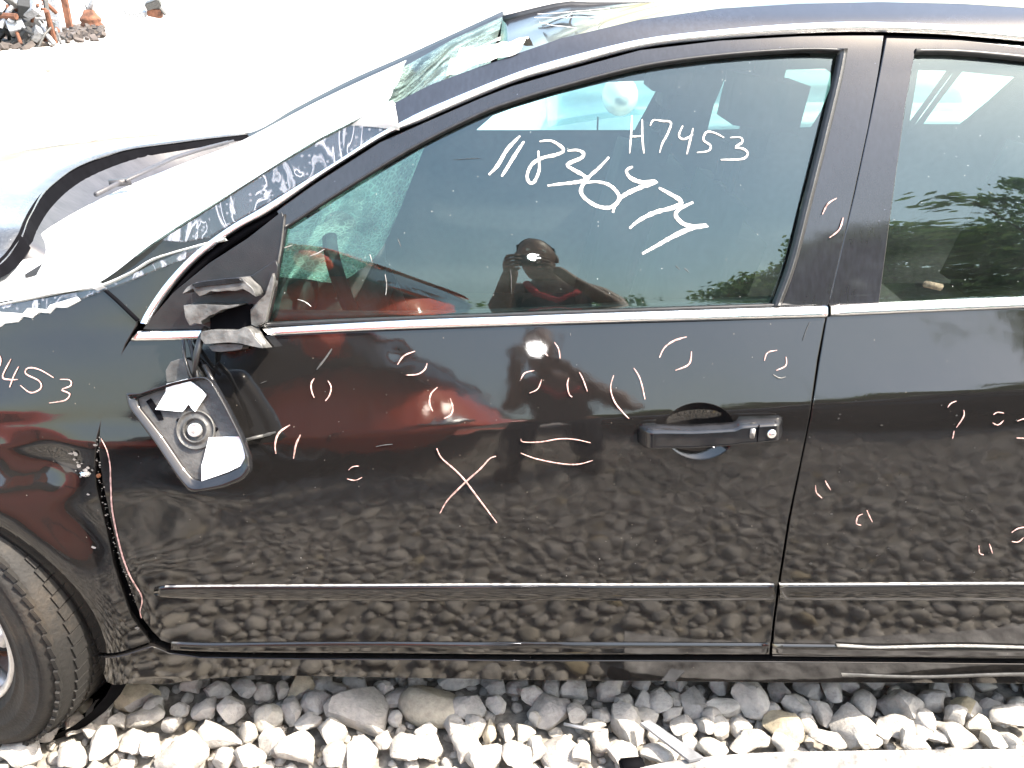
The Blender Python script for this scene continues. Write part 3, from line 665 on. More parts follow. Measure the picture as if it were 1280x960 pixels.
mk([[(855, 155), (850, 168), (857, 172), (868, 166)], [(868, 158), (864, 175), (860, 191)]], 2.8, 'white', nm='painted_digit', off=GO)
mk([[(907, 170), (895, 164), (885, 163), (881, 173), (890, 180), (887, 187), (873, 189)]], 2.8, 'white', nm='painted_digit', off=GO)
mk([[(915, 170), (928, 170), (930, 176), (921, 182), (931, 184), (937, 190), (930, 197), (903, 198)]], 2.8, 'white', nm='painted_digit', off=GO)
# scratches and scuffs on the glass and door
for st, wv in (([(638, 338), (639, 350), (639, 368)], 1.8), ([(496, 298), (500, 308)], 1.6), ([(461, 318), (464, 328)], 2.2), ([(566, 198), (582, 197), (600, 196)], 1.0), ([(480, 343), (482, 356), (481, 369)], 2.6), ([(846, 332), (851, 337)], 1.6), ([(857, 335), (863, 341)], 1.6),
               ([(370, 375), (379, 378), (387, 384)], 2.6), ([(342, 313), (352, 310), (364, 306)], 2.6), ([(385, 320), (396, 316), (404, 311)], 2.6)):
    mk([st], wv * .6, 'plastic_dusty' if wv < 2 else 'scratch', nm='glass_scratch', off=GO)
for st, wv in (([(415, 436), (407, 448), (396, 462)], 3.0), ([(312, 548), (328, 545), (345, 540)], 5.0), ([(470, 558), (480, 556), (491, 555)], 1.2), ([(326, 479), (334, 476)], 1.0), ([(713, 416), (713, 420)], 1.4),
               ([(966, 468), (974, 473), (982, 471)], 2.2), ([(1012, 403), (1008, 412), (1003, 426)], 1.2)):
    mk([st], wv, 'plastic_dusty', nm='paint_scuff', off=0.0012)
rs = random.Random(5)
def flakes(name, parent, pts, r0, r1, mat, off=0.0012):
    V = []; F = []
    for (px, py) in pts:
        x, z = onS(px, py); c = Vector((x, S(x, z), z)) + SN(x, z) * off; b = len(V); k = rs.randint(4, 6); rr = rs.uniform(r0, r1)
        for j in range(k):
            a = 2 * math.pi * j / k; q = rr * rs.uniform(.5, 1.3); V.append(c + Vector((q * math.cos(a), 0, q * math.sin(a) * .8)))
        F.append(tuple(range(b, b + k)))
    return mesh(name, V, F, mat, parent)
flakes('paint_chips', FD, [(rs.uniform(150, 960), rs.uniform(440, 720)) for _ in range(60)] + [(rs.gauss(640, 200), rs.uniform(815, 817)) for _ in range(20)], 0.0003, 0.0012, M['scratch'])['kind'] = 'stuff'
EDGE = [(123, 548), (121, 575), (124, 600), (131, 632), (136, 655), (146, 690), (158, 720), (170, 748)]
flakes('edge_chips', FD, [(p.x + rs.gauss(1.5, 1.6), p.y + rs.gauss(0, 2)) for p in resample(EDGE, 60)], 0.0006, 0.0022, M['scratch'], 0.0012)['kind'] = 'stuff'

# --- rear door
RD = panel('rear_door', [(1035, 397), (1160, 391), (1300, 386), (1600, 372), (1640, 520), (1600, 700), (1560, 826), (1300, 823), (966, 820), (970, 780), (978, 720), (989, 650), (1003, 580), (1015, 520), (1026, 450)], M['paint'], CAR, step=0.013)
strip('side_moulding', [(974, 730), (1120, 729), (1280, 728), (1570, 727)], [(974, 751), (1120, 751), (1280, 752), (1570, 754)], M['paint'], RD, bulge=0.006, off=0.0, n=50, m=14)
strip('moulding_edge', [(974, 729), (1120, 728.4), (1280, 727.6), (1570, 726)], [(974, 730.2), (1120, 729.6), (1280, 728.8), (1570, 727.8)], M['scratch'], RD, bulge=0.001, off=0.003, n=50, m=4)
strip('door_lip', [(965, 804), (1120, 806), (1280, 808), (1560, 812)], [(964, 818), (1120, 821), (1280, 822), (1560, 825)], M['paint'], RD, bulge=0.004, off=0.0015, n=40, m=8, flat=True)
strip('scraped_edge', [(1045, 804.5), (1100, 807), (1200, 805), (1300, 808), (1450, 812)], [(1046, 806.5), (1100, 808.6), (1200, 806.4), (1300, 809.6), (1450, 814)], M['plastic_dusty'], RD, bulge=0.0008, off=0.0055, n=50, m=4)
strip('belt_moulding', [(1037, 381), (1160, 375), (1280, 370.5), (1600, 358)], [(1037, 396.5), (1160, 391), (1280, 386), (1600, 372)], M['chrome'], RD, bulge=0.005, off=0.002, n=40, flat=True)
panel('window_frame', [(1109, 48), (1200, 51), (1280, 59), (1420, 76), (1620, 120), (1640, 210), (1560, 150), (1400, 92), (1290, 75), (1200, 66), (1143, 65), (1131, 130), (1115, 250), (1098, 378), (1037, 380), (1053, 310), (1070, 240), (1087, 160), (1101, 90)], M['frame'], RD, thick=0.03, step=0.016)
strip('window_seal', [(1144, 61), (1200, 62), (1290, 70), (1400, 86)], [(1144, 67), (1200, 68), (1290, 77), (1400, 93)], M['seal'], RD, bulge=0.004, off=0.001, n=30)
panel('window_glass', [(1140, 63), (1200, 64), (1290, 72), (1400, 90), (1560, 148), (1630, 210), (1600, 360), (1095, 380), (1112, 250), (1128, 130)], M['glass'], RD, off=-0.010, thick=0.0015)
for st in ([[(1195, 501), (1188, 504), (1184, 509)], [(1204, 512), (1204, 520), (1195, 534)]], [[(1192, 538), (1190, 548)]], [[(1241, 518), (1246, 515), (1254, 516)], [(1240, 528), (1247, 531), (1254, 525)]],
           [[(1271, 526), (1280, 523), (1286, 525)], [(1270, 547), (1283, 548)]], [[(1019, 606), (1020, 615), (1027, 622)], [(1031, 600), (1034, 606), (1038, 612)]],
           [[(1078, 642), (1072, 645), (1070, 654), (1076, 656)], [(1083, 637), (1086, 644), (1090, 652)]], [[(1264, 665), (1272, 660), (1284, 658)], [(1264, 676), (1272, 677), (1279, 671)]], [[(1223, 681), (1224, 691), (1229, 693)], [(1236, 679), (1240, 691)]]):
    mk(st, 2.2, par=RD)
flakes('paint_chips', RD, [(rs.uniform(1010, 1280), rs.uniform(500, 810)) for _ in range(45)] + [(1048, 523), (1098, 597), (1096, 694), (1154, 700), (1270, 525), (1192, 530)], 0.0004, 0.0026, M['plastic_dusty'])['kind'] = 'stuff'
MB().box(P3(1165, 357, 0.004), (0.036, 0.005, 0.012), rot=(0, R(12), 0), bev=0.002).build('dry_leaf', M['leafdry'], RD)

# --- front fender
FE = panel('front_fender', [(-330, 470), (-200, 430), (-100, 405), (0, 382), (60, 371), (126, 358), (150, 378), (171, 398), (170, 406), (156, 430), (143, 468), (131, 508), (121, 545), (117, 575), (119, 608), (129, 650), (142, 700), (167, 765), (189, 799),
    (128, 805), (118, 780), (100, 750), (75, 722), (45, 697), (20, 682), (0, 672), (-40, 657), (-90, 650), (-150, 655), (-200, 675), (-240, 705), (-270, 745), (-290, 800), (-380, 790), (-400, 600)], M['paint'], CAR, step=0.010, thick=0.02)
mk([[(14, 449), (4, 470), (12, 474), (24, 474)], [(24, 458), (18, 470), (14, 483)]], 2.5, par=FE)
mk([[(68, 472), (50, 462), (36, 460), (33, 467), (50, 476), (52, 485), (40, 490), (27, 481)]], 2.5, par=FE)
mk([[(76, 474), (88, 475), (89, 482), (78, 487), (88, 492), (82, 500), (63, 503)]], 2.5, par=FE)
mk([[(-12, 440), (0, 447), (0, 458)]], 2.5, par=FE)
flakes('torn_paint', FE, [(p.x + rs.gauss(0, 3), p.y + rs.gauss(0, 3)) for p in resample([(92, 570), (104, 592), (112, 592), (118, 590)], 14)] + [(120, 556), (111, 617), (175, 778), (120, 680)], 0.002, 0.006, M['scratch'], 0.003)['kind'] = 'stuff'
MB().box(P3(107, 592, 0.004), (0.016, 0.010, 0.007), rot=(0.3, 0.4, 0), bev=0.003).build('bent_lip', M['chrome'], FE)
MB().box(P3(124, 594, 0.002), (0.007, 0.008, 0.007), rot=(0.3, 0.4, 0), bev=0.002).build('rust_spot', M['rust'], FE)
# --- rocker panel
panel('rocker_panel', [(129, 809), (192, 804), (212, 815), (250, 821), (400, 823), (960, 826), (1560, 832), (1560, 858), (1280, 852), (900, 850), (700, 848), (400, 843), (320, 842), (262, 846), (205, 853), (150, 852)], M['paint'], CAR, off=0.004, thick=0.08, step=0.012)
strip('rocker_scrape', [(1050, 838), (1150, 842), (1280, 838), (1450, 842)], [(1052, 843), (1150, 845.5), (1280, 843), (1450, 846)], M['plastic_dusty'], CAR, bulge=0.0004, off=0.0065, n=30, m=4)
# inner structure that closes the shut lines
panel('inner_body', [(100, 360), (176, 408), (262, 412), (330, 409), (975, 384), (1060, 60), (1140, 62), (1090, 386), (1700, 362), (1700, 840), (400, 840), (200, 828), (175, 802), (150, 720), (112, 560), (118, 420)], M['gap'], CAR, off=-0.034, thick=0.002, step=0.03)
panel('sill_shadow_gap', [(200, 800), (1560, 800), (1560, 840), (400, 838), (210, 830)], M['gap'], CAR, off=-0.020, thick=0.004, step=0.03)

# --- A pillar, roof rail, chrome drip rail
chr_t = [(176, 403), (188, 382), (212, 348), (245, 314), (290, 281), (330, 258), (420, 203), (470, 170), (497, 155), (520, 142.5), (560, 125), (640, 93), (700, 74), (800, 50.5), (900, 39), (1000, 31.5), (1100, 30), (1240, 37), (1450, 62), (1620, 100)]
chr_b = [(186, 404), (197, 386), (221, 353), (254, 319), (298, 287), (338, 265), (395, 225), (430, 202), (477, 173), (502, 161), (523, 153.5), (563, 136), (642, 103.5), (702, 86), (801, 60), (900, 48), (1000, 41), (1100, 39), (1240, 47), (1450, 74), (1620, 115)]
strip('drip_rail', chr_t, chr_b, M['chrome'], CAR, bulge=0.0035, off=0.004, n=120, m=10, flat=True)
blk_b = [(190, 405), (202, 388), (226, 356), (259, 323), (303, 291), (343, 268), (397, 230), (432, 206), (479, 178), (504, 166), (525, 158), (565, 140), (643, 108), (703, 90.5), (801, 64), (900, 52), (1000, 45), (1100, 43), (1240, 51), (1450, 79), (1620, 122)]
strip('drip_rail_seal', chr_b, [(a, b + 4) for a, b in blk_b], M['gap'], CAR, bulge=0.001, off=-0.008, n=100, m=4)
rail_t = [(482, 135), (540, 106), (600, 84), (700, 49), (800, 25), (900, 11), (1000, 5), (1100, 3), (1200, 5), (1280, 10), (1450, 28), (1640, 70)]
rail_b = [(a, b + 0.5) for a, b in chr_t if a > 490]
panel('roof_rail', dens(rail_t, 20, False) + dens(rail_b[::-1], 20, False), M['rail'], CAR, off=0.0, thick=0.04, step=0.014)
ap_t = [(126, 356), (160, 330), (200, 301), (245, 272), (290, 243), (335, 214), (385, 184), (435, 157), (482, 135)]
ap_b = [(a, b) for a, b in chr_t if a < 500][::-1]
panel('windscreen_pillar', dens(ap_t, 20, False) + ap_b + [(171, 396)], M['paint'], CAR, off=0.0, thick=0.04, step=0.014)
panel('pillar_wrap', [(205, 300), (245, 275), (290, 246), (335, 217), (385, 187), (435, 160), (480, 138), (490, 155), (470, 172), (420, 203), (330, 256), (290, 279), (262, 296), (230, 302)], M['wrap'], CAR, off=0.006, thick=0.001, step=0.014)

panel('pillar_inner', dens(chr_t, 30, False) + [(1450, 80), (1240, 60), (1104, 50), (1060, 60), (1000, 60), (900, 66), (800, 80), (700, 105), (600, 139), (520, 179), (430, 234), (352, 282), (330, 404), (182, 410)], M['gap'], CAR, off=-0.032, thick=0.002, step=0.03)
# --- roof, windscreen, film
nearR = [P3(a, b, -0.006) for a, b in [(600, 84), (700, 49), (800, 25), (900, 11), (1000, 5), (1100, 3), (1200, 5), (1280, 10), (1450, 28), (1640, 70)]]
farR = [atY(628, 21, 1.42), atY(700, 4, 1.42)] + [Vector((p.x * 1.0, 1.42, 1.425)) for p in nearR[2:8]] + [Vector((nearR[8].x, 1.40, 1.40)), Vector((nearR[9].x, 1.36, 1.33))]
def roofd(p, u, v):
    q = p.copy(); q.z += 0.035 * math.sin(math.pi * v) * min(1, max(-2.4, (u - 0.25) * 10)) + 0.006 * noise.noise(p * 6)
    q.z = min(q.z, 1.462); return q
ROOF = loft('roof', nearR, farR, M['roof'], CAR, n=60, m=40, disp=roofd, thick=0.012)
ROOFTOP = lambda px, py, z: atZ(px, py, z)
near_w = [P3(a, b, -0.012) for a, b in [(128, 352), (200, 303), (290, 245), (385, 186), (488, 134), (600, 84)]]
far_w = [Vector((-1.12, 1.55, 0.98)), atY(300, 178, 1.50), atY(360, 146, 1.49), atY(430, 110, 1.47), atY(505, 77, 1.45), atY(628, 21, 1.42)]
def wsd(p, u, v):
    q = p.copy(); s = math.sin(math.pi * v)
    q.x -= 0.16 * s * (1 - u) ** 1.5; q.z += 0.02 * s * (1 - u) - 0.055 * s * math.exp(-((u - 0.72) / 0.3) ** 2)
    q.z += 0.008 * noise.noise(p * 14) * s - 0.26 * (1 + 0.5 * noise.noise(p * 7)) * math.exp(-((u - 0.58) / 0.26) ** 2 - ((v - 0.26 - 0.12 * noise.noise(p * 4)) / 0.18) ** 2) - 0.05 * max(0, 1 - u * 2.5) * s; q.z -= 0.045 * min(1, max(0, (0.86 - u) * 8)) * min(1, 12 * v + 0.15, 12 * (1 - v) + 0.3); return q
WS = loft('windscreen', near_w, far_w, M['crack'], CAR, n=60, m=50, disp=wsd)
loft('far_windscreen_pillar', [Vector(p) + Vector((0, 0, -0.02)) for p in far_w], [Vector(p) + Vector((0.0, 0.10, 0.012)) for p in far_w], M['seal'], CAR, n=40, m=4, thick=0.03)
loft('far_roof_edge', [Vector(p) + Vector((0, -0.03, 0.004)) for p in farR], [Vector(p) + Vector((0, 0.05, -0.03)) for p in farR], M['seal'], CAR, n=30, m=3, thick=0.02)
FILM = empty('plastic_sheet', (-0.9, 0.6, 1.0), label='white plastic sheet taped over the caved in windscreen of the black sedan', cat='plastic sheet')
film_n = [P3(a, b, 0.010) for a, b in [(-60, 394), (0, 379), (62, 369), (126, 355), (200, 301), (290, 243), (385, 184), (436, 157), (484, 133)]]
film_f = [atY(-60, 352, 0.255), atY(0, 333, 0.29), atY(32, 304, 0.40), atY(100, 262, 0.66), atY(170, 228, 1.0), atY(240, 200, 1.26), atY(302, 176, 1.50), atY(400, 125, 1.50), atY(508, 75, 1.47)]
def filmd(p, u, v):
    q = p.copy(); s = math.sin(math.pi * v); e = min(1, 8 * v, 8 * (1 - v))
    q.z += 0.012 * noise.noise(Vector((p.x * 9, p.y * 3, 3))) * e + 0.012 * abs(noise.noise(Vector((p.x * 22 + p.y * 12, p.y * 5, 9)))) * e
    q.z -= 0.01 * s * min(1, max(0, (u - .5) * 4)); return q
loft('film', film_n, film_f, M['film'], FILM, n=110, m=70, disp=filmd)
# tape tails and loose edge
tl = lambda name, T, B, mat, par, off=0.006: strip(name, T, B, mat, par, bulge=0.0012, off=off, n=30, m=4)
tl('film_tail', [(482, 133), (492, 128), (498, 152)], [(440, 158), (470, 160), (500, 164)], M['film'], FILM, 0.012)
tl('tape', [(115, 355), (128, 352)], [(124, 364), (134, 360)], M['film'], FILM, 0.010)
tl('film_hem', [(0, 380), (40, 372), (90, 362), (126, 356), (165, 340), (195, 322), (240, 308), (282, 297)], [(0, 383), (40, 375), (90, 365), (127, 360), (165, 343), (195, 325), (240, 311), (285, 301)], M['film'], FILM, 0.008)
panel('torn_hem', [(-40, 396), (0, 391), (30, 393), (36, 386), (60, 388), (64, 382), (98, 372), (101, 375), (84, 384), (70, 384), (62, 391), (50, 390), (40, 397), (30, 395), (22, 402), (6, 404), (0, 408), (-20, 409), (-40, 415)], M['film'], FILM, off=0.003, thick=0.001, step=0.02)
panel('loose_wrap', [(-40, 385), (0, 383), (60, 374), (120, 362), (150, 352), (200, 328), (250, 306), (275, 302), (262, 312), (200, 335), (150, 356), (100, 374), (60, 387), (0, 398), (-40, 404)], M['wrap'], FILM, off=0.005, thick=0.0008, step=0.02)
# torn lining and writing on the front of the roof
loft('torn_lining', [P3(558, 92, 0.0), P3(600, 82, 0.004), P3(650, 66, 0.004)], [atY(585, 64, 0.5), atY(625, 58, 0.5), atY(668, 52, 0.45)], M['beige'], CAR, n=24, m=10, disp=lambda p, u, v: p + Vector((0, 0, 0.012 * noise.noise(p * 30) + 0.012 * math.sin(math.pi * v))))
def roof_pt(px, py):
    """point of the roof sheet seen through a pixel"""
    d = ray(px, py); best = None
    for i in range(40, 400):
        p = CAM + d * (i * 0.01)
        u = (p.x - nearR[0].x) / (nearR[-1].x - nearR[0].x)
        k = min(8.999, max(0, next((j for j in range(9) if nearR[j + 1].x > p.x), 8))); f = (p.x - nearR[int(k)].x) / (nearR[int(k) + 1].x - nearR[int(k)].x)
        a = nearR[int(k)].lerp(nearR[int(k) + 1], f); b = farR[int(k)].lerp(farR[int(k) + 1], f)
        if p.y > a.y:
            v = (p.y - a.y) / (b.y - a.y); z = a.z + (b.z - a.z) * v + 0.035 * math.sin(math.pi * min(1, v)) * min(1, max(-2.4, (u - 0.25) * 10))
            if p.z < z + 0.002: return Vector((p.x, p.y, z + 0.004))
    return p
for st in ([(672, 20), (700, 19), (730, 16), (762, 13)], [(668, 25), (710, 25), (757, 24)], [(674, 31), (695, 35), (720, 38)], [(715, 18), (708, 26)], [(753, 25), (746, 33)]):
    pts = [roof_pt(*p) for p in smooth_px(st, 3)]
    V = []; F = []
    for i, p in enumerate(pts):
        V += [p + Vector((0, -0.010, 0.003)), p + Vector((0, 0.010, 0.003))]
        if i: F.append((2 * i - 2, 2 * i - 1, 2 * i + 1, 2 * i))
    mesh('chalk_line', V, F, M['white'], ROOF)
# --- hood and cowl
hood_r = [(-60, 358), (-20, 342), (4, 330), (20, 314), (30, 299), (40, 276), (58, 250), (85, 226), (118, 208), (170, 190), (230, 180), (310, 167)]
HR = [atZ(a, b, 1.035 if a > 25 else 1.015) for a, b in hood_r]; HR = [Vector((p.x, p.y, p.z)) for p in HR]
HRd = [p + Vector((0, 0, 0.02 * math.sin(math.pi * i / (len(HR) - 1)))) for i, p in enumerate(HR)]
HF = [Vector((-2.0, 0.16 + 1.31 * i / 11, 0.80)) for i in range(12)]
def hd(p, u, v): q = p.copy(); q.z += 0.09 * math.sin(math.pi * v) + 0.02 * math.sin(math.pi * u) * (1 - 0.5 * v); q.z += 0.004 * noise.noise(p * 5); return q
loft('hood', HR, HF, M['hood'], CAR, n=40, m=30, disp=hd, thick=0.003)
loft('hood_side', [P3(-330, 466, -0.004), P3(-260, 448, -0.004), P3(-200, 428, -0.004), P3(-130, 412, -0.004), P3(-60, 394, -0.004)], [hd(HR[0].lerp(HF[0], v), 0, v) + Vector((0, 0, -0.004)) for v in (1, .75, .5, .25, 0)], M['hood'], CAR, n=30, m=10)
loft('cowl', [p + Vector((0.004, 0, -0.010)) for p in HR[3:]], [p + Vector((0.20, 0.03, -0.125)) for p in HR[3:]], M['cowl'], CAR, n=40, m=8, disp=lambda p, u, v: p + Vector((0, 0, -0.012 * math.sin(math.pi * min(1, v * 2)))))
loft('hood_seal', [p + Vector((-0.004, 0, -0.001)) for p in HRd], [p + Vector((0.010, 0, -0.016)) for p in HR], M['gap'], CAR, n=40, m=2)
strip('fender_gap', [(131, 358), (150, 374), (175, 398)], [(126, 362), (145, 379), (170, 403)], M['gap'], CAR, bulge=0.0005, off=0.003, n=12, m=4)
wp = [atZ(a, b, 1.035) for a, b in [(120, 243), (150, 228), (185, 212), (215, 198), (250, 187), (285, 178)]]
MB().tube(wp, 0.006).tube([p + Vector((0.02, -0.01, 0.006)) for p in wp[1:]], 0.004).box(wp[1], (0.05, 0.02, 0.015), rot=(0, 0, .5)).build('wiper', M['cowl'], CAR)

# --- far side: inner skin with the far windows
def farside():
    Y = 1.62
    q = lambda L_: [Vector((atY(a, b, Y).x, atY(a, b, Y).z)) for a, b in L_]
    hs = [q([(592, 166), (622, 138), (655, 117), (700, 108), (760, 100), (828, 97), (808, 140), (796, 166)]), q([(884, 166), (890, 130), (902, 92), (960, 85), (1025, 83), (1036, 90), (1038, 110), (1030, 140), (1020, 162)]),
          q([(1136, 156), (1136, 85), (1180, 86), (1162, 122)][:4] + [(1142, 158)]), q([(1152, 158), (1172, 118), (1190, 87), (1266, 95), (1240, 125), (1208, 158)])]
    out = [Vector((-1.25, 0.25)), Vector((2.3, 0.25)), Vector((2.3, 1.28)), Vector((1.5, 1.37)), Vector((0.2, 1.38)), Vector((-0.25, 1.26)), Vector((-0.8, 1.03)), Vector((-1.25, 0.98))]
    fy = lambda x, z: Y + (0.10 if z < 0.9 else 0.10 - (z - 0.9) * 0.40) - 0.04
    dn = lambda P: dens(P, 0.03)
    out = dn(out); hs2 = [dn(h) for h in hs]
    if area(out) < 0: out.reverse()
    v, f = fill2d(out, hs2, 0.06)
    V = [(p[0], fy(*p), p[1]) for p in v]; n = len(V)
    V += [(p[0], fy(*p) + 0.05, p[1]) for p in v]
    F = [tuple(t) for t in f] + [tuple(i + n for i in t) for t in f]
    fs = mesh('far_side', V, F, M['interior'], CAR)
    for h in hs2:
        k = len(h); mesh('far_window', [(p.x, fy(p.x, p.y) + 0.03, p.y) for p in h], [tuple(range(k))], M['clear'], fs)
farside()
# floor, firewall, underside, seats, dash, steering wheel
MB().box((0.4, 0.86, 0.235), (3.9, 1.50, 0.06)).box((-1.12, 0.86, 0.60), (0.05, 1.5, 0.74)).box((2.3, 0.86, 0.6), (0.1, 1.5, 0.8)).box((-1.5, 0.95, 0.45), (0.8, 0.9, 0.5)).build('floor_pan', M['interior'], CAR, False)
def seat(x, y, nm='front_seat', hx=0.44, hw=0.15):
    s = MB().box((x, y, 0.48), (0.52, 0.48, 0.16), bev=0.05).box((x + 0.33, y, 0.80), (0.15, 0.48, 0.62), rot=(0, R(14), 0), bev=0.06).build(nm, M['interior'], CAR)
    MB().box((x + hx, y, 1.27), (hw, 0.26, 0.20), rot=(0, R(8), 0), bev=0.42 * hw).tube([(x + 0.40, y - 0.06, 1.02), (x + 0.42, y - 0.06, 1.18)], 0.008).tube([(x + 0.40, y + 0.06, 1.02), (x + 0.42, y + 0.06, 1.18)], 0.008).build('headrest', M['interior'], s)
seat(0.03, 0.50, hx=0.47, hw=0.13); seat(0.0, 1.20, hx=0.43, hw=0.10)
MB().box((1.25, 0.86, 0.48), (0.5, 1.3, 0.18), bev=0.05).box((1.55, 0.86, 0.80), (0.16, 1.3, 0.55), rot=(0, R(16), 0), bev=0.05).build('rear_seat', M['interior'], CAR)
MB().box((-0.72, 0.87, 0.86), (0.52, 1.45, 0.24), rot=(0, R(6), 0), bev=0.07).box((-0.45, 0.87, 0.70), (0.2, 0.4, 0.4), bev=0.04).build('dashboard', M['interior'], CAR)
mt = Matrix.Translation((-0.30, 0.48, 0.86)) @ Euler((0, 0, R(90))).to_matrix().to_4x4() @ Euler((R(-24), 0, 0)).to_matrix().to_4x4()
MB().lathe([(0.188 + 0.015 * math.cos(a), 0.015 * math.sin(a)) for a in np.linspace(0, 2 * math.pi, 11)], mt, 36).box((-0.30, 0.48, 0.86), (0.05, 0.30, 0.08), rot=(0, R(-24), 0), bev=0.02).build('steering_wheel', M['interior'], CAR)

# --- side mirror: torn foot and hanging head
def shell(name, rows, mat, parent, thick=0.003):
    V = []; F = []; m = len(rows[0])
    for r in rows: V += [P3(a, b, o) for a, b, o in r]
    for i in range(len(rows) - 1):
        for j in range(m - 1): F.append((i * m + j, i * m + j + 1, (i + 1) * m + j + 1, (i + 1) * m + j))
    o = mesh(name, V, F, mat, parent); o.data.set_sharp_from_angle(angle=R(16)); md = o.modifiers.new('t', 'SOLIDIFY'); md.thickness = thick; md.offset = 0
    return o
SM = panel('mirror_foot', [(243, 366), (252, 356), (275, 350), (318, 345), (347, 326), (349, 334), (343, 372), (335, 402), (322, 412), (268, 412), (254, 402), (245, 388)], M['plastic'], CAR, off=0.012, thick=0.014, step=0.015)
frag = lambda nm, P, o, th, mt: panel(nm, P, M[mt], SM, off=o, thick=th, step=0.008, pstep=4, hem=0.0012)
frag('torn_shell', [(246, 364), (252, 357), (262, 352), (300, 347.5), (316, 345.5), (321, 351), (329, 358), (333, 367), (326, 362), (318, 358), (309, 360.5), (300, 360), (288, 361.5), (279, 361), (272, 365), (266, 367), (262, 363), (258, 357.5), (252, 361)], 0.060, 0.045, 'shellgrey')
frag('shell_rim', [(258, 353.5), (270, 350.5), (298, 347), (314, 346), (318, 350), (300, 352.5), (276, 355), (262, 357)], 0.064, 0.01, 'gloss')
frag('torn_shell', [(245, 379), (268, 378), (296, 379.5), (312, 378), (302, 381), (290, 383.5), (282, 388), (275, 390), (270, 394), (265, 396), (266, 400), (258, 399), (252, 402), (247, 392)], 0.052, 0.042, 'shellgrey')
frag('torn_shell', [(319, 386), (326, 378), (337, 368), (341, 356), (346, 342), (347, 352), (342, 374), (336, 400), (326, 407), (320, 404)], 0.024, 0.022, 'shellgrey')
frag('torn_shell', [(267, 414), (278, 411), (296, 411.5), (310, 412.5), (319, 407), (325, 411), (331, 422), (336, 428), (341, 434), (329, 431.5), (314, 428), (300, 426.5), (284, 427.5), (272, 428.5), (267, 422)], 0.056, 0.05, 'shellgrey')
frag('torn_shell', [(272, 431.5), (285, 429.5), (303, 429.5), (313, 431), (311, 435), (299, 437), (286, 438), (276, 437)], 0.040, 0.035, 'shellgrey')
panel('foot_cavity', [(268, 396), (280, 389), (300, 382), (318, 380), (320, 408), (327, 428), (300, 430), (274, 428), (268, 412)], M['gap'], SM, off=0.016, thick=0.004, step=0.02)
MB().tube([P3(266, 408, 0.03), P3(263, 425, 0.045), P3(260, 442, 0.05), P3(258, 458, 0.05), P3(252, 480, 0.04)], [0.005, 0.006, 0.006, 0.004, 0.003]).tube([P3(232, 425, 0.01), P3(240, 447, 0.03), P3(254, 470, 0.05)], 0.003).tube([P3(240, 425, 0.01), P3(252, 452, 0.03), P3(262, 472, 0.05)], 0.0035).tube([P3(264, 455, 0.03), P3(275, 470, 0.04), P3(292, 505, 0.04), P3(303, 540, 0.045)], 0.0045).build('mirror_cable', M['plastic'], SM)
panel('bracket', [(214, 462), (220, 452), (232, 448), (246, 452), (258, 470), (215, 476)], M['plastic_dusty'], SM, off=0.02, thick=0.01, step=0.02)
HO = 0.095
QN = Vector((-0.06, -math.cos(R(24)), math.sin(R(24)))).normalized(); QC = P3(240, 545, HO)
def Q(px, py, o):
    d = ray(px, py); return CAM + d * ((QC - CAM).dot(QN) / d.dot(QN)) + QN * (o - HO)
outer = [(157, 490), (172, 492), (215, 478), (245, 471), (258, 470), (266, 476), (284, 507), (303, 545), (313, 572), (314, 590), (304, 602), (278, 612), (242, 617), (234, 613), (222, 598), (195, 556), (160, 508)]
inner = [(168, 498), (178, 494), (215, 482), (244, 475), (256, 475), (262, 480), (280, 512), (299, 548), (305, 570), (300, 583), (282, 592), (250, 602), (240, 600), (228, 586), (200, 545), (170, 507)]
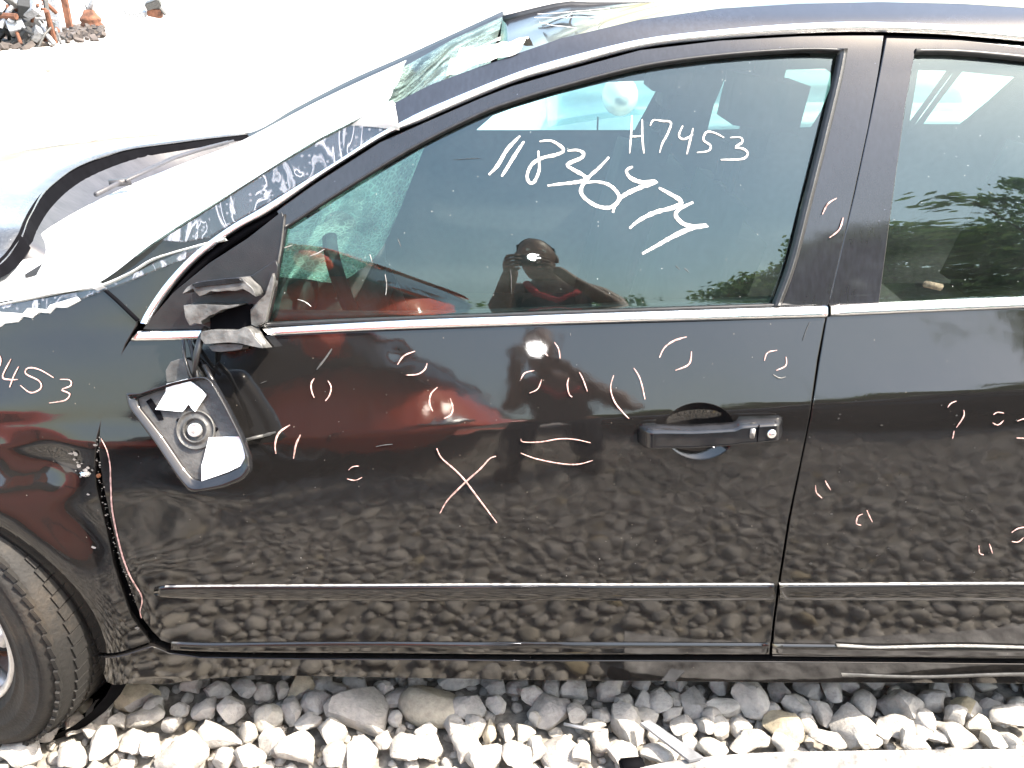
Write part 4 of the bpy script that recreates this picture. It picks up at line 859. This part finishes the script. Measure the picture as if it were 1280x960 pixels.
def mirror_head():
    hd_ = empty('x'); bpy.data.objects.remove(hd_)
    n = 90; O = resample(outer + [outer[0]], n + 1)[:-1]; I = resample(inner + [inner[0]], n + 1)[:-1]; c = Vector((240, 545))
    V = []; F = []
    def ring(P, o): V.extend([Q(p.x, p.y, o) for p in P])
    ring([c.lerp(p, 0.55) for p in O], HO - .045); ring([c.lerp(p, 0.86) for p in O], HO - .035); ring([c.lerp(p, 0.98) for p in O], HO - .015); ring([p.lerp(q, 0.15) for p, q in zip(O, I)], HO + 0.004)
    ring([p.lerp(q, 0.45) for p, q in zip(O, I)], HO + 0.006); ring([p.lerp(q, 0.62) for p, q in zip(O, I)], HO - 0.004); ring([p.lerp(q, 0.9) for p, q in zip(O, I)], HO - 0.003); ring([p.lerp(q, 1.05) for p, q in zip(O, I)], HO - 0.016)
    for k in range(7):
        for j in range(n): F.append((k * n + j, k * n + (j + 1) % n, (k + 1) * n + (j + 1) % n, (k + 1) * n + j))
    F.append(tuple(range(n)))
    H = mesh('mirror_head', V, F, M['gloss'], CAR)
    # backing plate in a plane across the head
    def plate(nm, P, o, mat, th=0.003, par=H):
        V = [Q(p[0], p[1], o) for p in P] + [Q(p[0], p[1], o - th) for p in P]; k = len(P)
        return mesh(nm, V, [tuple(range(k))] + [tuple(range(2 * k - 1, k - 1, -1))] + [(i, (i + 1) % k, k + (i + 1) % k, k + i) for i in range(k)], mat, par, False)
    plate('backing_plate', [(p.x, p.y) for p in I], HO - 0.014, M['plastic_dusty'])
    plate('mirror_shard', [(192, 512), (198, 502), (205, 490), (206, 480), (232, 473.5), (242, 481), (250, 487), (256, 494), (249, 504), (242, 515), (237, 510), (234, 505), (226, 515)], HO - 0.006, M['mirrorglass'])
    plate('mirror_shard', [(259, 547), (300, 546), (305, 562), (305, 572), (299, 583), (282, 591), (250, 602), (250, 582), (253, 572)], HO - 0.006, M['mirrorglass'])
    cc = Q(241, 538, HO - 0.012); nn = QN; rot = nn.to_track_quat('-Y', 'Z').to_matrix().to_4x4(); mt = Matrix.Translation(cc) @ rot
    MB().lathe([(0.0001, -0.010), (0.004, -0.010), (0.0055, -0.007), (0.008, -0.007), (0.010, -0.009), (0.0118, -0.006), (0.0118, 0.0)], mt, 32).build('pivot_cap', M['alloy'], H)
    MB().lathe([(0.018, -0.001), (0.019, -0.005), (0.0215, -0.005), (0.023, -0.001), (0.030, -0.001), (0.031, -0.0035), (0.0325, -0.0035), (0.0335, 0.0)], mt, 40).build('pivot_ring', M['plastic_dusty'], H)
    for px, py, r in ((219, 526, .0035), (266, 537, .0035), (228, 546, .0022), (248, 551, .0022), (230, 526, .002), (236, 521, .002), (252, 525, .002), (257, 532, .002), (232, 551, .002)):
        c2 = Q(px, py, HO - 0.013); MB().lathe([(0.0001, -0.0012), (r, -0.0012), (r, 0.002)], Matrix.Translation(c2) @ rot, 12).build('bolt_hole', M['gap'], H)
    plate('slot', [(178, 502), (184, 498), (196, 515), (200, 525), (194, 526), (186, 514)], HO - 0.0125, M['gap'])
    return H
mirror_head()
MB().tube([P3(310, 548, 0.012), P3(330, 544, 0.006)], 0.003).build('loose_clip', M['plastic_dusty'], SM)

# --- front wheel (turned, rear edge out)
def wheel(name, c, yaw, r, parent, treaded=True, nm_group=None):
    W = empty(name, c); W.parent = parent
    W.matrix_parent_inverse = Matrix.Translation(-Vector(parent.location)) if parent else Matrix.Identity(4)
    W.location = c
    return W
def tyre_parts(c, yaw, r, wdt, parent, rimr=0.62, detail=True):
    mt = Matrix.Translation(c) @ Matrix.Rotation(yaw, 4, 'Z')
    h = wdt / 2; rr = r * rimr
    T = MB().lathe([(rr, h * 0.9), (rr, -h * 0.72), (rr + .010, -h * 0.86), (rr + 0.025, -h * 0.97), (rr + 0.029, -h * 1.01), (rr + 0.032, -h * 0.985), (rr + (r - rr) * .42, -h * 1.05), (rr + (r - rr) * .46, -h * 1.075), (rr + (r - rr) * .50, -h * 1.045), (rr + (r - rr) * .68, -h * 1.02), (rr + (r - rr) * .71, -h * 1.05), (rr + (r - rr) * .74, -h * 1.01), (rr + (r - rr) * .78, -h * 1.035), (r - 0.022, -h * 0.96), (r - 0.010, -h * .86), (r - 0.003, -h * .74), (r, -h * .5), (r, h * .5), (r - .02, h * .95), (rr, h * .9)], mt, 72)
    if detail:      # tread blocks round the shoulder
        for k in range(72):
            a = 2 * math.pi * (k + .5) / 72; m2 = mt @ Matrix.Rotation(-a, 4, 'Y')
            for (yy, ww, dr) in ((-h * .80, h * .26, -.0085), (-h * .40, h * .30, .003), (0.05 * h, h * .34, .003), (h * .5, h * .3, .003)):
                bm = bmesh.new(); bmesh.ops.create_cube(bm, size=1); bmesh.ops.scale(bm, vec=(0.008, ww, 0.0262), verts=bm.verts)
                bm.transform(m2 @ Matrix.Translation((r + dr - 0.003, yy, 0)) @ Matrix.Rotation(.18, 4, 'X') @ (Matrix.Rotation(.42, 4, 'Z') if yy < -h * .7 else Matrix.Identity(4))); bm.verts.index_update()
                T.add([v.co for v in bm.verts], [[v.index for v in f.verts] for f in bm.faces]); bm.free()
    to = T.build('tyre', M['tyre'], parent, smooth=False)
    md = None
    to.data.polygons.foreach_set('use_smooth', [len(p.vertices) == 4 and i < 72 * 19 for i, p in enumerate(to.data.polygons)])
    Rm = MB().lathe([(rr + .012, -h * .80), (rr + .008, -h * .92), (rr - .004, -h * .86), (rr - .014, -h * .6), (rr - .02, -h * .1), (rr - .03, h * .6)], mt, 64)
    for k in range(7):
        a = 2 * math.pi * k / 7; d = Vector((math.cos(a), 0, math.sin(a)))
        Rm.tube([mt @ (d * 0.03 + Vector((0, -h * .55, 0))), mt @ (d * (rr * .55) + Vector((0, -h * .72, 0))), mt @ (d * (rr - .01) + Vector((0, -h * .70, 0)))], [0.03, 0.022, 0.026], 8)
    Rm.lathe([(0.0001, -h * .75), (0.03, -h * .74), (0.045, -h * .6), (0.05, -h * .2)], mt, 24)
    Rm.build('rim', M['alloy'], parent)
    MB().lathe([(0.0001, h * .1), (rr - .03, h * .1), (rr - .025, h * .2)], mt, 32).build('brake_disc', M['rust'], parent)
FW = empty('front_wheel', (-1.13, 0.14, 0.325)); FW.parent = CAR; FW.matrix_parent_inverse = Matrix.Translation(-CAR.location)
tyre_parts(Vector((-1.14, 0.150, 0.332)), R(-20), 0.335, 0.21, FW)
RW = empty('rear_wheel', (1.66, 0.14, 0.325)); RW.parent = CAR; RW.matrix_parent_inverse = Matrix.Translation(-CAR.location)
tyre_parts(Vector((1.70, 0.17, 0.325)), 0, 0.330, 0.205, RW, detail=False)
# wheel well
MB().lathe([(0.36, -0.02), (0.385, 0.0), (0.385, 0.45), (0.0001, 0.46)], Matrix.Translation((-1.13, 0.06, 0.36)), 40).build('wheel_well', M['gap'], CAR)
# nose, tail quarter
loft('front_bumper', [P3(-400, 600, 0), P3(-395, 700, 0), P3(-380, 790, 0)], [Vector((-2.02, .5, .80)), Vector((-2.08, .5, .55)), Vector((-2.05, .5, .25))], M['paint'], CAR, n=14, m=8)
panel('rear_quarter', [(1604, 371), (1645, 520), (1604, 700), (1566, 826), (1600, 830), (1720, 640), (1900, 560), (2000, 560), (2000, 380), (1800, 350), (1640, 210), (1622, 215)], M['paint'], CAR, step=0.03)

# ================================================================== LOOSE THINGS ON THE GRAVEL
def prism(name, P, z0, z1, mat, parent=None, ty=None):
    k = len(P); V = [(p.x, p.y, z0) for p in P] + [(p.x, p.y, z1) for p in P]
    return mesh(name, V, [tuple(range(k - 1, -1, -1)), tuple(range(k, 2 * k))] + [(i, (i + 1) % k, k + (i + 1) % k, k + i) for i in range(k)], mat, parent, False)
bd = [atZ(a, b, 0.075) for a, b in [(800, 958), (845, 949), (900, 943), (960, 939), (1040, 937.5), (1130, 936), (1290, 935), (1420, 934)]]
BO = prism('weathered_board', bd + [p + Vector((0.01, -0.11, 0)) for p in bd[::-1]], 0.045, 0.072, M['board'])
tag(BO, 'long weathered white board lying on the sunlit gravel at the lower right', 'board')
bar = [atZ(a, b, 0.085) for a, b in [(801, 903), (812, 899), (880, 946), (862, 950)]]
tag(prism('metal_bar', bar, 0.078, 0.084, M['steel']), 'flat grey metal strip slanting over the stones beside the white board', 'metal strip')
tag(MB().tube([atZ(705, 905, .085), atZ(725, 909, .088), atZ(752, 913, .085)], 0.0035).build('metal_rod', M['steel']), 'thin grey metal rod lying across the stones below the door', 'rod')
tag(MB().tube([Vector((-.32, .36, .05)), Vector((-.25, .38, .07)), Vector((-.12, .37, .05))], [.03, .045, .03]).box((-.21, .42, .06), (.20, .1, .08), bev=.02, rot=(.2, .1, .3)).build('rusty_part', M['rust']), 'rust brown metal part lying in the shade under the sedan', 'car part')
tag(MB().box(atZ(790, 956, 0.07), (0.05, 0.03, 0.015), rot=(.1, .1, .2), bev=.004).build('plastic_clip', M['gap']), 'small dark plastic clip on the gravel left of the white board', 'clip')

# ================================================================== FAR YARD (top left)
def far(px, py): return atZ(px, py, 0.0)
def junk(name, px, py, wpx, hpx, label, cat, kinds, seed):
    rnd = random.Random(seed); c = far(px, py); s = (c - CAM).length / FPX; Wd, Hh = wpx * s, hpx * s
    E = empty(name, (c.x, c.y, 0), label=label, cat=cat)
    for i, (nm, mat, n) in enumerate(kinds):
        b = MB()
        for _ in range(n):
            x = c.x + rnd.uniform(-.45, .45) * Wd; z = abs(rnd.gauss(.35, .3)) * Hh; y = c.y + rnd.uniform(-.3, .9)
            if rnd.random() < .5: b.box((x, y, min(z, Hh)), (rnd.uniform(.1, .5), rnd.uniform(.1, .5), rnd.uniform(.03, .35)), rot=(rnd.uniform(-1, 1), rnd.uniform(-1, 1), rnd.uniform(0, 3)), bev=.01)
            else:
                p = Vector((x, y, min(z, Hh))); d = Vector((rnd.uniform(-1, 1), rnd.uniform(-.5, .5), rnd.uniform(-.5, .8))).normalized() * rnd.uniform(.2, .5)
                b.tube([p - d, p + Vector((0, 0, .05)), p + d], rnd.uniform(.015, .07), 8)
        b.build(nm, M[mat], E, False)
    return E
junk('scrap_heap', 28, 58, 62, 66, 'heap of rusty and grey scrapped car parts at the far left edge of the yard', 'scrap heap', [('axle', 'oldrust', 16), ('steel_scrap', 'steel', 16), ('engine_block', 'plastic_dusty', 14), ('pale_panel', 'board', 5), ('dark_scrap', 'interior', 30)], 3)
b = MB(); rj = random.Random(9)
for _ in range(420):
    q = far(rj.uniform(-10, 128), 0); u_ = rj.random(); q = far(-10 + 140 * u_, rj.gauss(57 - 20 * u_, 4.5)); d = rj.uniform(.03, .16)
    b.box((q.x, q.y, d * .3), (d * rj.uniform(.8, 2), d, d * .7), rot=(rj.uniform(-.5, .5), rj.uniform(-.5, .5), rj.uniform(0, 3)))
tag(b.build('debris_and_shade', M['shaded_litter'], bpy.data.objects['scrap_heap'], False), kind='stuff')  # scattered dark chips, also standing in for the heap's contact shadow
c = far(88, 38)
PO = empty('rusty_post', (c.x, c.y, 0), label='upright rusty steel post standing right of the scrap heap', cat='post')
MB().box((c.x, c.y, .9), (.16, .14, 1.8)).build('post', M['oldrust'], PO, False); MB().box((c.x, c.y, .03), (.4, .3, .06)).build('foot', M['steel'], PO, False)
c = far(70, 44)
tag(MB().box((c.x, c.y, .9), (.34, .10, 1.8)).box((c.x, c.y - .06, .9), (.06, .05, 1.8)).build('grey_post', M['steel'], None, False), 'broad grey steel upright between the scrap heap and the rusty post', 'post')
c = far(115, 34)
DR = empty('rusty_drum', (c.x, c.y, 0), label='squat rusty orange hub on the ground right of the posts', cat='hub')
MB().lathe([(0.0001, 0), (.30, 0), (.33, .1), (.28, .14), (.33, .20), (.30, .28), (.22, .36), (.15, .5), (.0001, .52)], Matrix.Translation((c.x, c.y, 0)) @ Matrix.Rotation(R(90), 4, 'X'), 28).build('hub_body', M['oldrust'], DR)
MB().tube([(c.x + .0, c.y, .45), (c.x + .15, c.y, .75), (c.x + .35, c.y, .95)], [.09, .07, .06]).tube([(c.x - .05, c.y, .5), (c.x - .15, c.y, .95)], .03).build('strut', M['steel'], DR)
c = far(186, 24)
SP = empty('scrap_fender', (c.x, c.y, 0), label='bent grey scrap panel with brown underside alone on the pale ground', cat='scrap panel')
MB().box((c.x - .45, c.y, .22), (.75, .4, .22), rot=(.2, .15, .2), bev=.03).build('flat_piece', M['steel'], SP, False)
MB().box((c.x + .25, c.y, .50), (.55, .35, .30), rot=(.3, -.3, .1), bev=.05).tube([(c.x, c.y, .35), (c.x + .4, c.y, .5), (c.x + .65, c.y, .15)], .07).build('raised_piece', M['plastic_dusty'], SP, False)
MB().box((c.x + .25, c.y + .05, .22), (.5, .3, .3), rot=(.1, .2, 0), bev=.03).build('brown_piece', M['oldrust'], SP, False)
c = far(62, 90); o = bpy.data.objects.new('loose_rock', PRO[3]); COL.objects.link(o); o.location = (c.x, c.y, .05); o.scale = (.08, .07, .08); tag(o, 'single small grey rock on the open pale ground below the scrap heap', 'rock')

# ================================================================== OTHER CARS
def blob(name, c, s, mat, parent, f=None, n=28):
    bm = bmesh.new(); bmesh.ops.create_uvsphere(bm, u_segments=n, v_segments=n // 2 + 2, radius=1)
    for v in bm.verts:
        p = v.co.copy(); p = f(p) if f else p
        v.co = Vector((c[0] + p.x * s[0], c[1] + p.y * s[1], c[2] + p.z * s[2]))
    bm.verts.index_update(); o = mesh(name, [v.co for v in bm.verts], [[v.index for v in g.verts] for g in bm.faces], mat, parent); bm.free(); return o
def other_car(name, label, x0, x1, y0, y1, prof, wind, paintm, nose, group=None, sgn=1, ex=0.42, zx=0.62, rot=0, gm=None):
    """prof: (fraction of length from the nose, body top z); wind: (fraction, roof z) of the cabin; nose at x1 if sgn=1"""
    xc, yc = (x0 + x1) / 2, (y0 + y1) / 2; Ln = x1 - x0; W = (y1 - y0) / 2
    E = empty(name, (xc, yc, 0), label=label, cat='car')
    X = lambda f: (x1 - f * Ln) if sgn > 0 else (x0 + f * Ln)
    def hull(rows, nm, mat, m=20, side=None):
        V = []; F = []; n = len(rows)
        for (f, zb, zt, wf, wt) in rows:
            for j in range(m + 1):
                t = j / m; # goes up one side, across, down the other
                a = math.pi * t; cx = math.cos(a); sz = math.sin(a)
                e = ex; yy = math.copysign(abs(cx) ** e, cx) * W * (wf + (wt - wf) * abs(sz)); zz = zb + (zt - zb) * abs(sz) ** zx
                V.append((X(f), yc + yy, zz))
        for i in range(n - 1):
            for j in range(m): F.append((i * (m + 1) + j, i * (m + 1) + j + 1, (i + 1) * (m + 1) + j + 1, (i + 1) * (m + 1) + j))
            F.append((i * (m + 1) + m, i * (m + 1), (i + 1) * (m + 1), (i + 1) * (m + 1) + m))
        F.append(tuple(range(m + 1))); F.append(tuple((n - 1) * (m + 1) + j for j in range(m, -1, -1)))
        return mesh(nm, V, F, mat, E)
    fs = np.linspace(0, 1, 34); pf = [p[0] for p in prof]; pz = [p[1] for p in prof]
    rows = []
    for f in fs:
        zt = float(np.interp(f, pf, pz)); k = min(1, (f + .004) / .10, (1 - f + .004) / .08) ** 0.35
        rows.append((f, 0.24 + .12 * (1 - k), zt - .25 * (1 - k), 0.60 + .40 * k, (0.60 + .40 * k) * .90))
    hull(rows, 'body', paintm)
    wf = [p[0] for p in wind]; wz = [p[1] for p in wind]
    fs = np.linspace(wf[0], wf[-1], 24)
    hull([(f, float(np.interp(f, pf, pz)) - .08, float(np.interp(f, wf, wz)), .93, .74) for f in fs], 'cabin_glass', gm or M['darkglass'])
    hull([(f, float(np.interp(f, wf, wz)) - .03, float(np.interp(f, wf, wz)) + .012, .78, .70) for f in np.linspace(wf[1], wf[-2], 14)], 'roof', paintm)
    for f in (0.17, 0.78):
        for yy in (y0 + .14, y1 - .14):
            Wh = empty('wheel', (X(f), yy, .32)); Wh.parent = E; Wh.matrix_parent_inverse = Matrix.Translation(-E.location)
            out = -1 if yy < yc else 1
            tyre_parts(Vector((X(f), yy, .32)), 0 if out < 0 else math.pi, .32, .2, Wh, detail=False)
    for yy in (y0 + .28, y1 - .28):
        MB().box((X(.025), yy, prof[1][1] - .20), (.12, .30, .14), bev=.04).build('headlight', M['chrome'], E)
    for yy, s in ((y0 - .04, 1), (y1 + .04, -1)):
        blob('side_mirror', (X(wf[0] + .07), yy, float(np.interp(wf[0], pf, pz)) + .07), (.08, .13, .085), paintm, E, n=16)
        for f in (wf[0] + .05, .45 if wf[-1] < .6 else .5, .68 if wf[-1] > .6 else .46):
            MB().box((X(f), yy + .045 * s, .62), (.006, .02, .6)).build('door_gap', M['gap'], E)
    E.rotation_euler.z = R(rot)
    return E
other_car('red_pickup', 'orange red pickup parked behind the photographer, reflected in the front door of the black sedan', -4.25, 0.00, -3.92, -2.18,
          [(0, 1.08), (.02, 1.32), (.06, 1.50), (.13, 1.66), (.22, 1.62), (.32, 1.18), (.9, 1.12), (1, .9)], [(.06, 1.46), (.10, 1.68), (.15, 1.80), (.22, 1.85), (.36, 1.82), (.43, 1.25)], M['redpaint'], 0, ex=0.5, zx=0.75, rot=17)
other_car('grey_car', 'dark grey car across the lane, reflected low in the rear door of the sedan', 0.30, 4.9, -3.95, -2.15,
          [(0, .60), (.03, .78), (.10, .88), (.28, .98), (.5, 1.0), (.9, 1.0), (1, .7)], [(.24, .97), (.38, 1.30), (.45, 1.36), (.70, 1.35), (.90, 1.05)], M['greypaint'], 0, sgn=-1, rot=14)
other_car('silver_car', 'pale silver car parked beyond the black sedan, seen through its cabin windows', -0.72, 3.7, 2.75, 4.45,
          [(0, .60), (.03, .78), (.10, .88), (.28, 1.0), (.5, 1.02), (.9, 1.0), (1, .7)], [(.20, .97), (.34, 1.28), (.42, 1.34), (.70, 1.34), (.90, 1.05)], M['silver'], 0, sgn=-1, gm=M['clear'])

# ================================================================== TREES across the lane
def tree(x, y, h, cr, seed, label):
    rnd = random.Random(seed); E = empty('leafy_tree', (x, y, 0), label=label, cat='tree', group='trees across the lane')
    b = MB(); b.tube([(x, y, -.1), (x + .1, y, h * .2), (x - .05, y + .1, h * .45), (x, y, h * .8)], [.22, .17, .12, .04], 10)
    cl = []
    for k in range(12):
        a = rnd.uniform(0, 6.28); z0 = h * rnd.uniform(.15, .6); r = cr * rnd.uniform(.4, 1); z1 = h * rnd.uniform(.25, .95); r *= math.sqrt(max(.1, 1 - (z1 / h - .45) ** 2 * 3))
        e = Vector((x + r * math.cos(a), y + r * math.sin(a), z1)); b.tube([(x, y, z0), ((x + e.x) / 2, (y + e.y) / 2, (z0 + z1) / 2 + .1), e], [.08, .05, .015], 6); cl.append(e)
    b.build('trunk', M['bark'], E)
    V = []; F = []
    for k in range(130):
        if k < 12: c = cl[k]
        else:
            th = rnd.uniform(0, 6.28); u = rnd.uniform(-1, 1); rr = rnd.uniform(.35, 1) ** .5
            c = Vector((x + cr * rr * math.cos(th) * math.sqrt(1 - u * u), y + cr * rr * math.sin(th) * math.sqrt(1 - u * u), h * .50 + h * .50 * u * rr))
        cs = rnd.uniform(.35, .8)
        for _ in range(95):
            p = c + Vector((rnd.gauss(0, cs * .55), rnd.gauss(0, cs * .55), rnd.gauss(0, cs * .35)))
            if p.z < .1: continue
            a = Vector((rnd.gauss(0, 1), rnd.gauss(0, 1), rnd.gauss(0, .6))).normalized(); q = a.orthogonal().normalized(); s = rnd.uniform(.09, .20); i = len(V)
            V += [p - a * s, p - q * s * .45, p + a * s, p + q * s * .45]; F.append((i, i + 1, i + 2, i + 3))
    mesh('crown', V, F, M['leaf'], E, False)
tree(15.4, -17, 12.2, 4.9, 1, 'tallest leafy tree, reflected at the right of the rear door window')
tree(10.8, -18, 8.6, 3.6, 2, 'leafy tree reflected beside the rear window pillar')
tree(19.5, -19, 11.5, 4.8, 3, 'leafy tree reflected at the right edge of the rear window')
tree(6.8, -20, 6.0, 2.8, 4, 'smaller bushy tree reflected low in the rear corner of the front window')
tree(3.2, -22, 5.2, 2.4, 5, 'low bushy tree reflected to the right of the photographer')
tree(13.0, -21, 10.5, 4.4, 8, 'leafy tree filling the gap behind the two tallest trees')
tree(-1.5, -23, 5.0, 2.4, 6, 'low tree reflected just left of the photographer')
tree(-7, -24, 4.6, 2.6, 7, 'low tree farther along, behind the orange red pickup')

# ================================================================== PHOTOGRAPHER
def skin(name, joints, edges, mat, parent=None, sub=2, root=0):
    me = bpy.data.meshes.new(name); me.from_pydata([j[0] for j in joints], edges, []); me.update()
    o = bpy.data.objects.new(name, me); COL.objects.link(o)
    md = o.modifiers.new('skin', 'SKIN'); sd = o.modifiers.new('sub', 'SUBSURF'); sd.levels = sd.render_levels = sub
    md.use_smooth_shade = True
    for i, j in enumerate(joints):
        r = j[1]; me.skin_vertices[0].data[i].radius = (r, r) if not isinstance(r, tuple) else r
    me.skin_vertices[0].data[root].use_root = True
    me.materials.append(mat)
    if parent: o.parent = parent; o.matrix_parent_inverse = Matrix.Translation(-Vector(parent.location))
    return o
PX, PY = 0.13, -1.74
PE = empty('person', (PX, PY, 0), label='photographer in a dark red sleeveless top holding up a camera, reflected in the front window', cat='person')
J = [((PX, PY, .95), .15), ((PX, PY, 1.12), .135), ((PX, PY - .01, 1.28), .155), ((PX - .01, PY, 1.38), .11), ((PX - .05, PY + .06, 1.45), .058), ((PX - .075, PY + .13, 1.53), .078), ((PX - .075, PY + .14, 1.63), .082),
     ((PX + .18, PY + .01, 1.38), .066), ((PX + .32, PY + .14, 1.20), .046), ((PX + .05, PY + .26, 1.41), .034), ((PX - .015, PY + .31, 1.475), .030),
     ((PX - .19, PY + .02, 1.38), .066), ((PX - .22, PY + .17, 1.18), .046), ((PX - .19, PY + .27, 1.36), .034), ((PX - .17, PY + .31, 1.465), .030),
     ((PX + .10, PY, .86), .11), ((PX + .14, PY + .02, .50), .07), ((PX + .17, PY - .03, .11), .042), ((PX - .10, PY, .86), .11), ((PX - .13, PY + .03, .50), .07), ((PX - .15, PY - .03, .11), .042)]
Ed = [(0, 1), (1, 2), (2, 3), (3, 4), (4, 5), (5, 6), (3, 7), (7, 8), (8, 9), (9, 10), (3, 11), (11, 12), (12, 13), (13, 14), (0, 15), (15, 16), (16, 17), (0, 18), (18, 19), (19, 20)]
BODY = skin('body', J, Ed, M['skin'], PE)
HD = Vector((PX - .075, PY + .15, 1.585))
def headf(p):
    q = p.copy()
    if p.z < 0: q.x *= 1 + .28 * p.z; q.y = q.y * (1 + .10 * p.z) + .12 * -p.z
    if p.y > .5: q.y += .10 * math.exp(-(p.x / .16) ** 2 - ((p.z + .12) / .22) ** 2) * 1.6 - .06 * (math.exp(-((abs(p.x) - .38) / .16) ** 2 - ((p.z - .12) / .12) ** 2)) + .05 * math.exp(-(p.x / .3) ** 2 - ((p.z + .5) / .08) ** 2)
    return q
blob('head', HD, (.080, .100, .120), M['skin'], PE, headf)
for s in (-1, 1):
    blob('ear', HD + Vector((s * .079, -.005, -.005)), (.012, .020, .032), M['skin'], PE, n=12)
    blob('eye', HD + Vector((s * .030, .086, .014)), (.012, .008, .008), M['white'], PE, n=10)
blob('mouth', HD + Vector((0, .098, -.062)), (.026, .008, .008), M['trim'], PE, n=12)
blob('hair', HD + Vector((0, -.012, .016)), (.0815, .100, .112), M['hair'], PE, lambda p: Vector((p.x, min(p.y, .30), max(p.z, -.25 if p.y < .1 else .45))))
# hands: five bent fingers each round the camera
def hand(w, s):
    f = MB()
    for k, (dx, dz, ln) in enumerate(((0, .030, 1.0), (0, .010, 1.1), (0, -.010, 1.0), (0, -.028, .82))):
        a = w + Vector((s * .006, .020, dz + .02)); b = a + Vector((-s * .006, .034 * ln, .004)); c = b + Vector((-s * .026 * ln, .016, .002)); d = c + Vector((-s * .020 * ln, -.002, 0))
        f.tube([a, b, c, d], [.0095, .009, .008, .006], 8)
    f.tube([w + Vector((-s * .004, .0, .008)), w + Vector((-s * .026, .014, -.012)), w + Vector((-s * .040, .026, -.006))], [.012, .010, .008], 8)
    f.build('fingers', M['skin'], PE)
    blob('palm', w + Vector((s * .004, .006, .014)), (.017, .030, .042), M['skin'], PE, n=14)
hand(Vector((.094, -1.440, 1.462)), 1); hand(Vector((-.054, -1.440, 1.462)), -1)
# clothes
skin('tank_top', [((PX, PY, .80), .15), ((PX, PY, .88), .172), ((PX, PY, 1.0), .158), ((PX, PY, 1.13), .152), ((PX, PY - .01, 1.28), .168), ((PX, PY - .01, 1.365), .12), ((PX + .10, PY, 1.40), .055), ((PX - .10, PY, 1.40), .055)], [(0, 1), (1, 2), (2, 3), (3, 4), (4, 5), (5, 6), (5, 7)], M['shirt'], PE)
MB().tube([(PX + .12, PY + .06, 1.43), (PX + .07, PY + .17, 1.34), (PX, PY + .19, 1.29), (PX - .08, PY + .17, 1.34), (PX - .12, PY + .06, 1.43)], .016).build('neck_trim', M['trim'], PE)
skin('trousers', [((PX, PY, .99), .175), ((PX + .10, PY, .82), .125), ((PX + .14, PY + .02, .48), .088), ((PX + .17, PY - .03, .10), .068), ((PX - .10, PY, .82), .125), ((PX - .13, PY + .03, .48), .088), ((PX - .15, PY - .03, .10), .068)], [(0, 1), (1, 2), (2, 3), (0, 4), (4, 5), (5, 6)], M['denim'], PE)
for s, dx in ((1, .17), (-1, -.15)):
    blob('shoe', (PX + dx, PY + .05, .062), (.052, .14, .055), M['hair'], PE, lambda p: Vector((p.x, p.y, max(p.z, -.75))))
# compact camera with lit flash
CC = empty('compact_camera', (.02, -1.40, 1.50), label='small dark compact camera with a bright flash held up in front of the photographer’s face', cat='camera')
MB().box((.02, -1.395, 1.497), (.105, .026, .062), bev=.006).build('camera_body', M['gloss'], CC)
MB().lathe([(.0001, 0.014), (.014, 0.014), (.015, 0.016), (.020, 0.016), (.022, 0.0), (.024, -.004)], Matrix.Translation((.0, -1.384, 1.500)), 28).build('lens', M['darkglass'], CC)
fm, ft, fb = newmat('lit flash'); fb.inputs['Emission Color'].default_value = (1, .98, .95, 1); fb.inputs['Emission Strength'].default_value = 120
blob('flash', (.042, -1.380, 1.515), (.024, .005, .020), fm, CC, n=12)
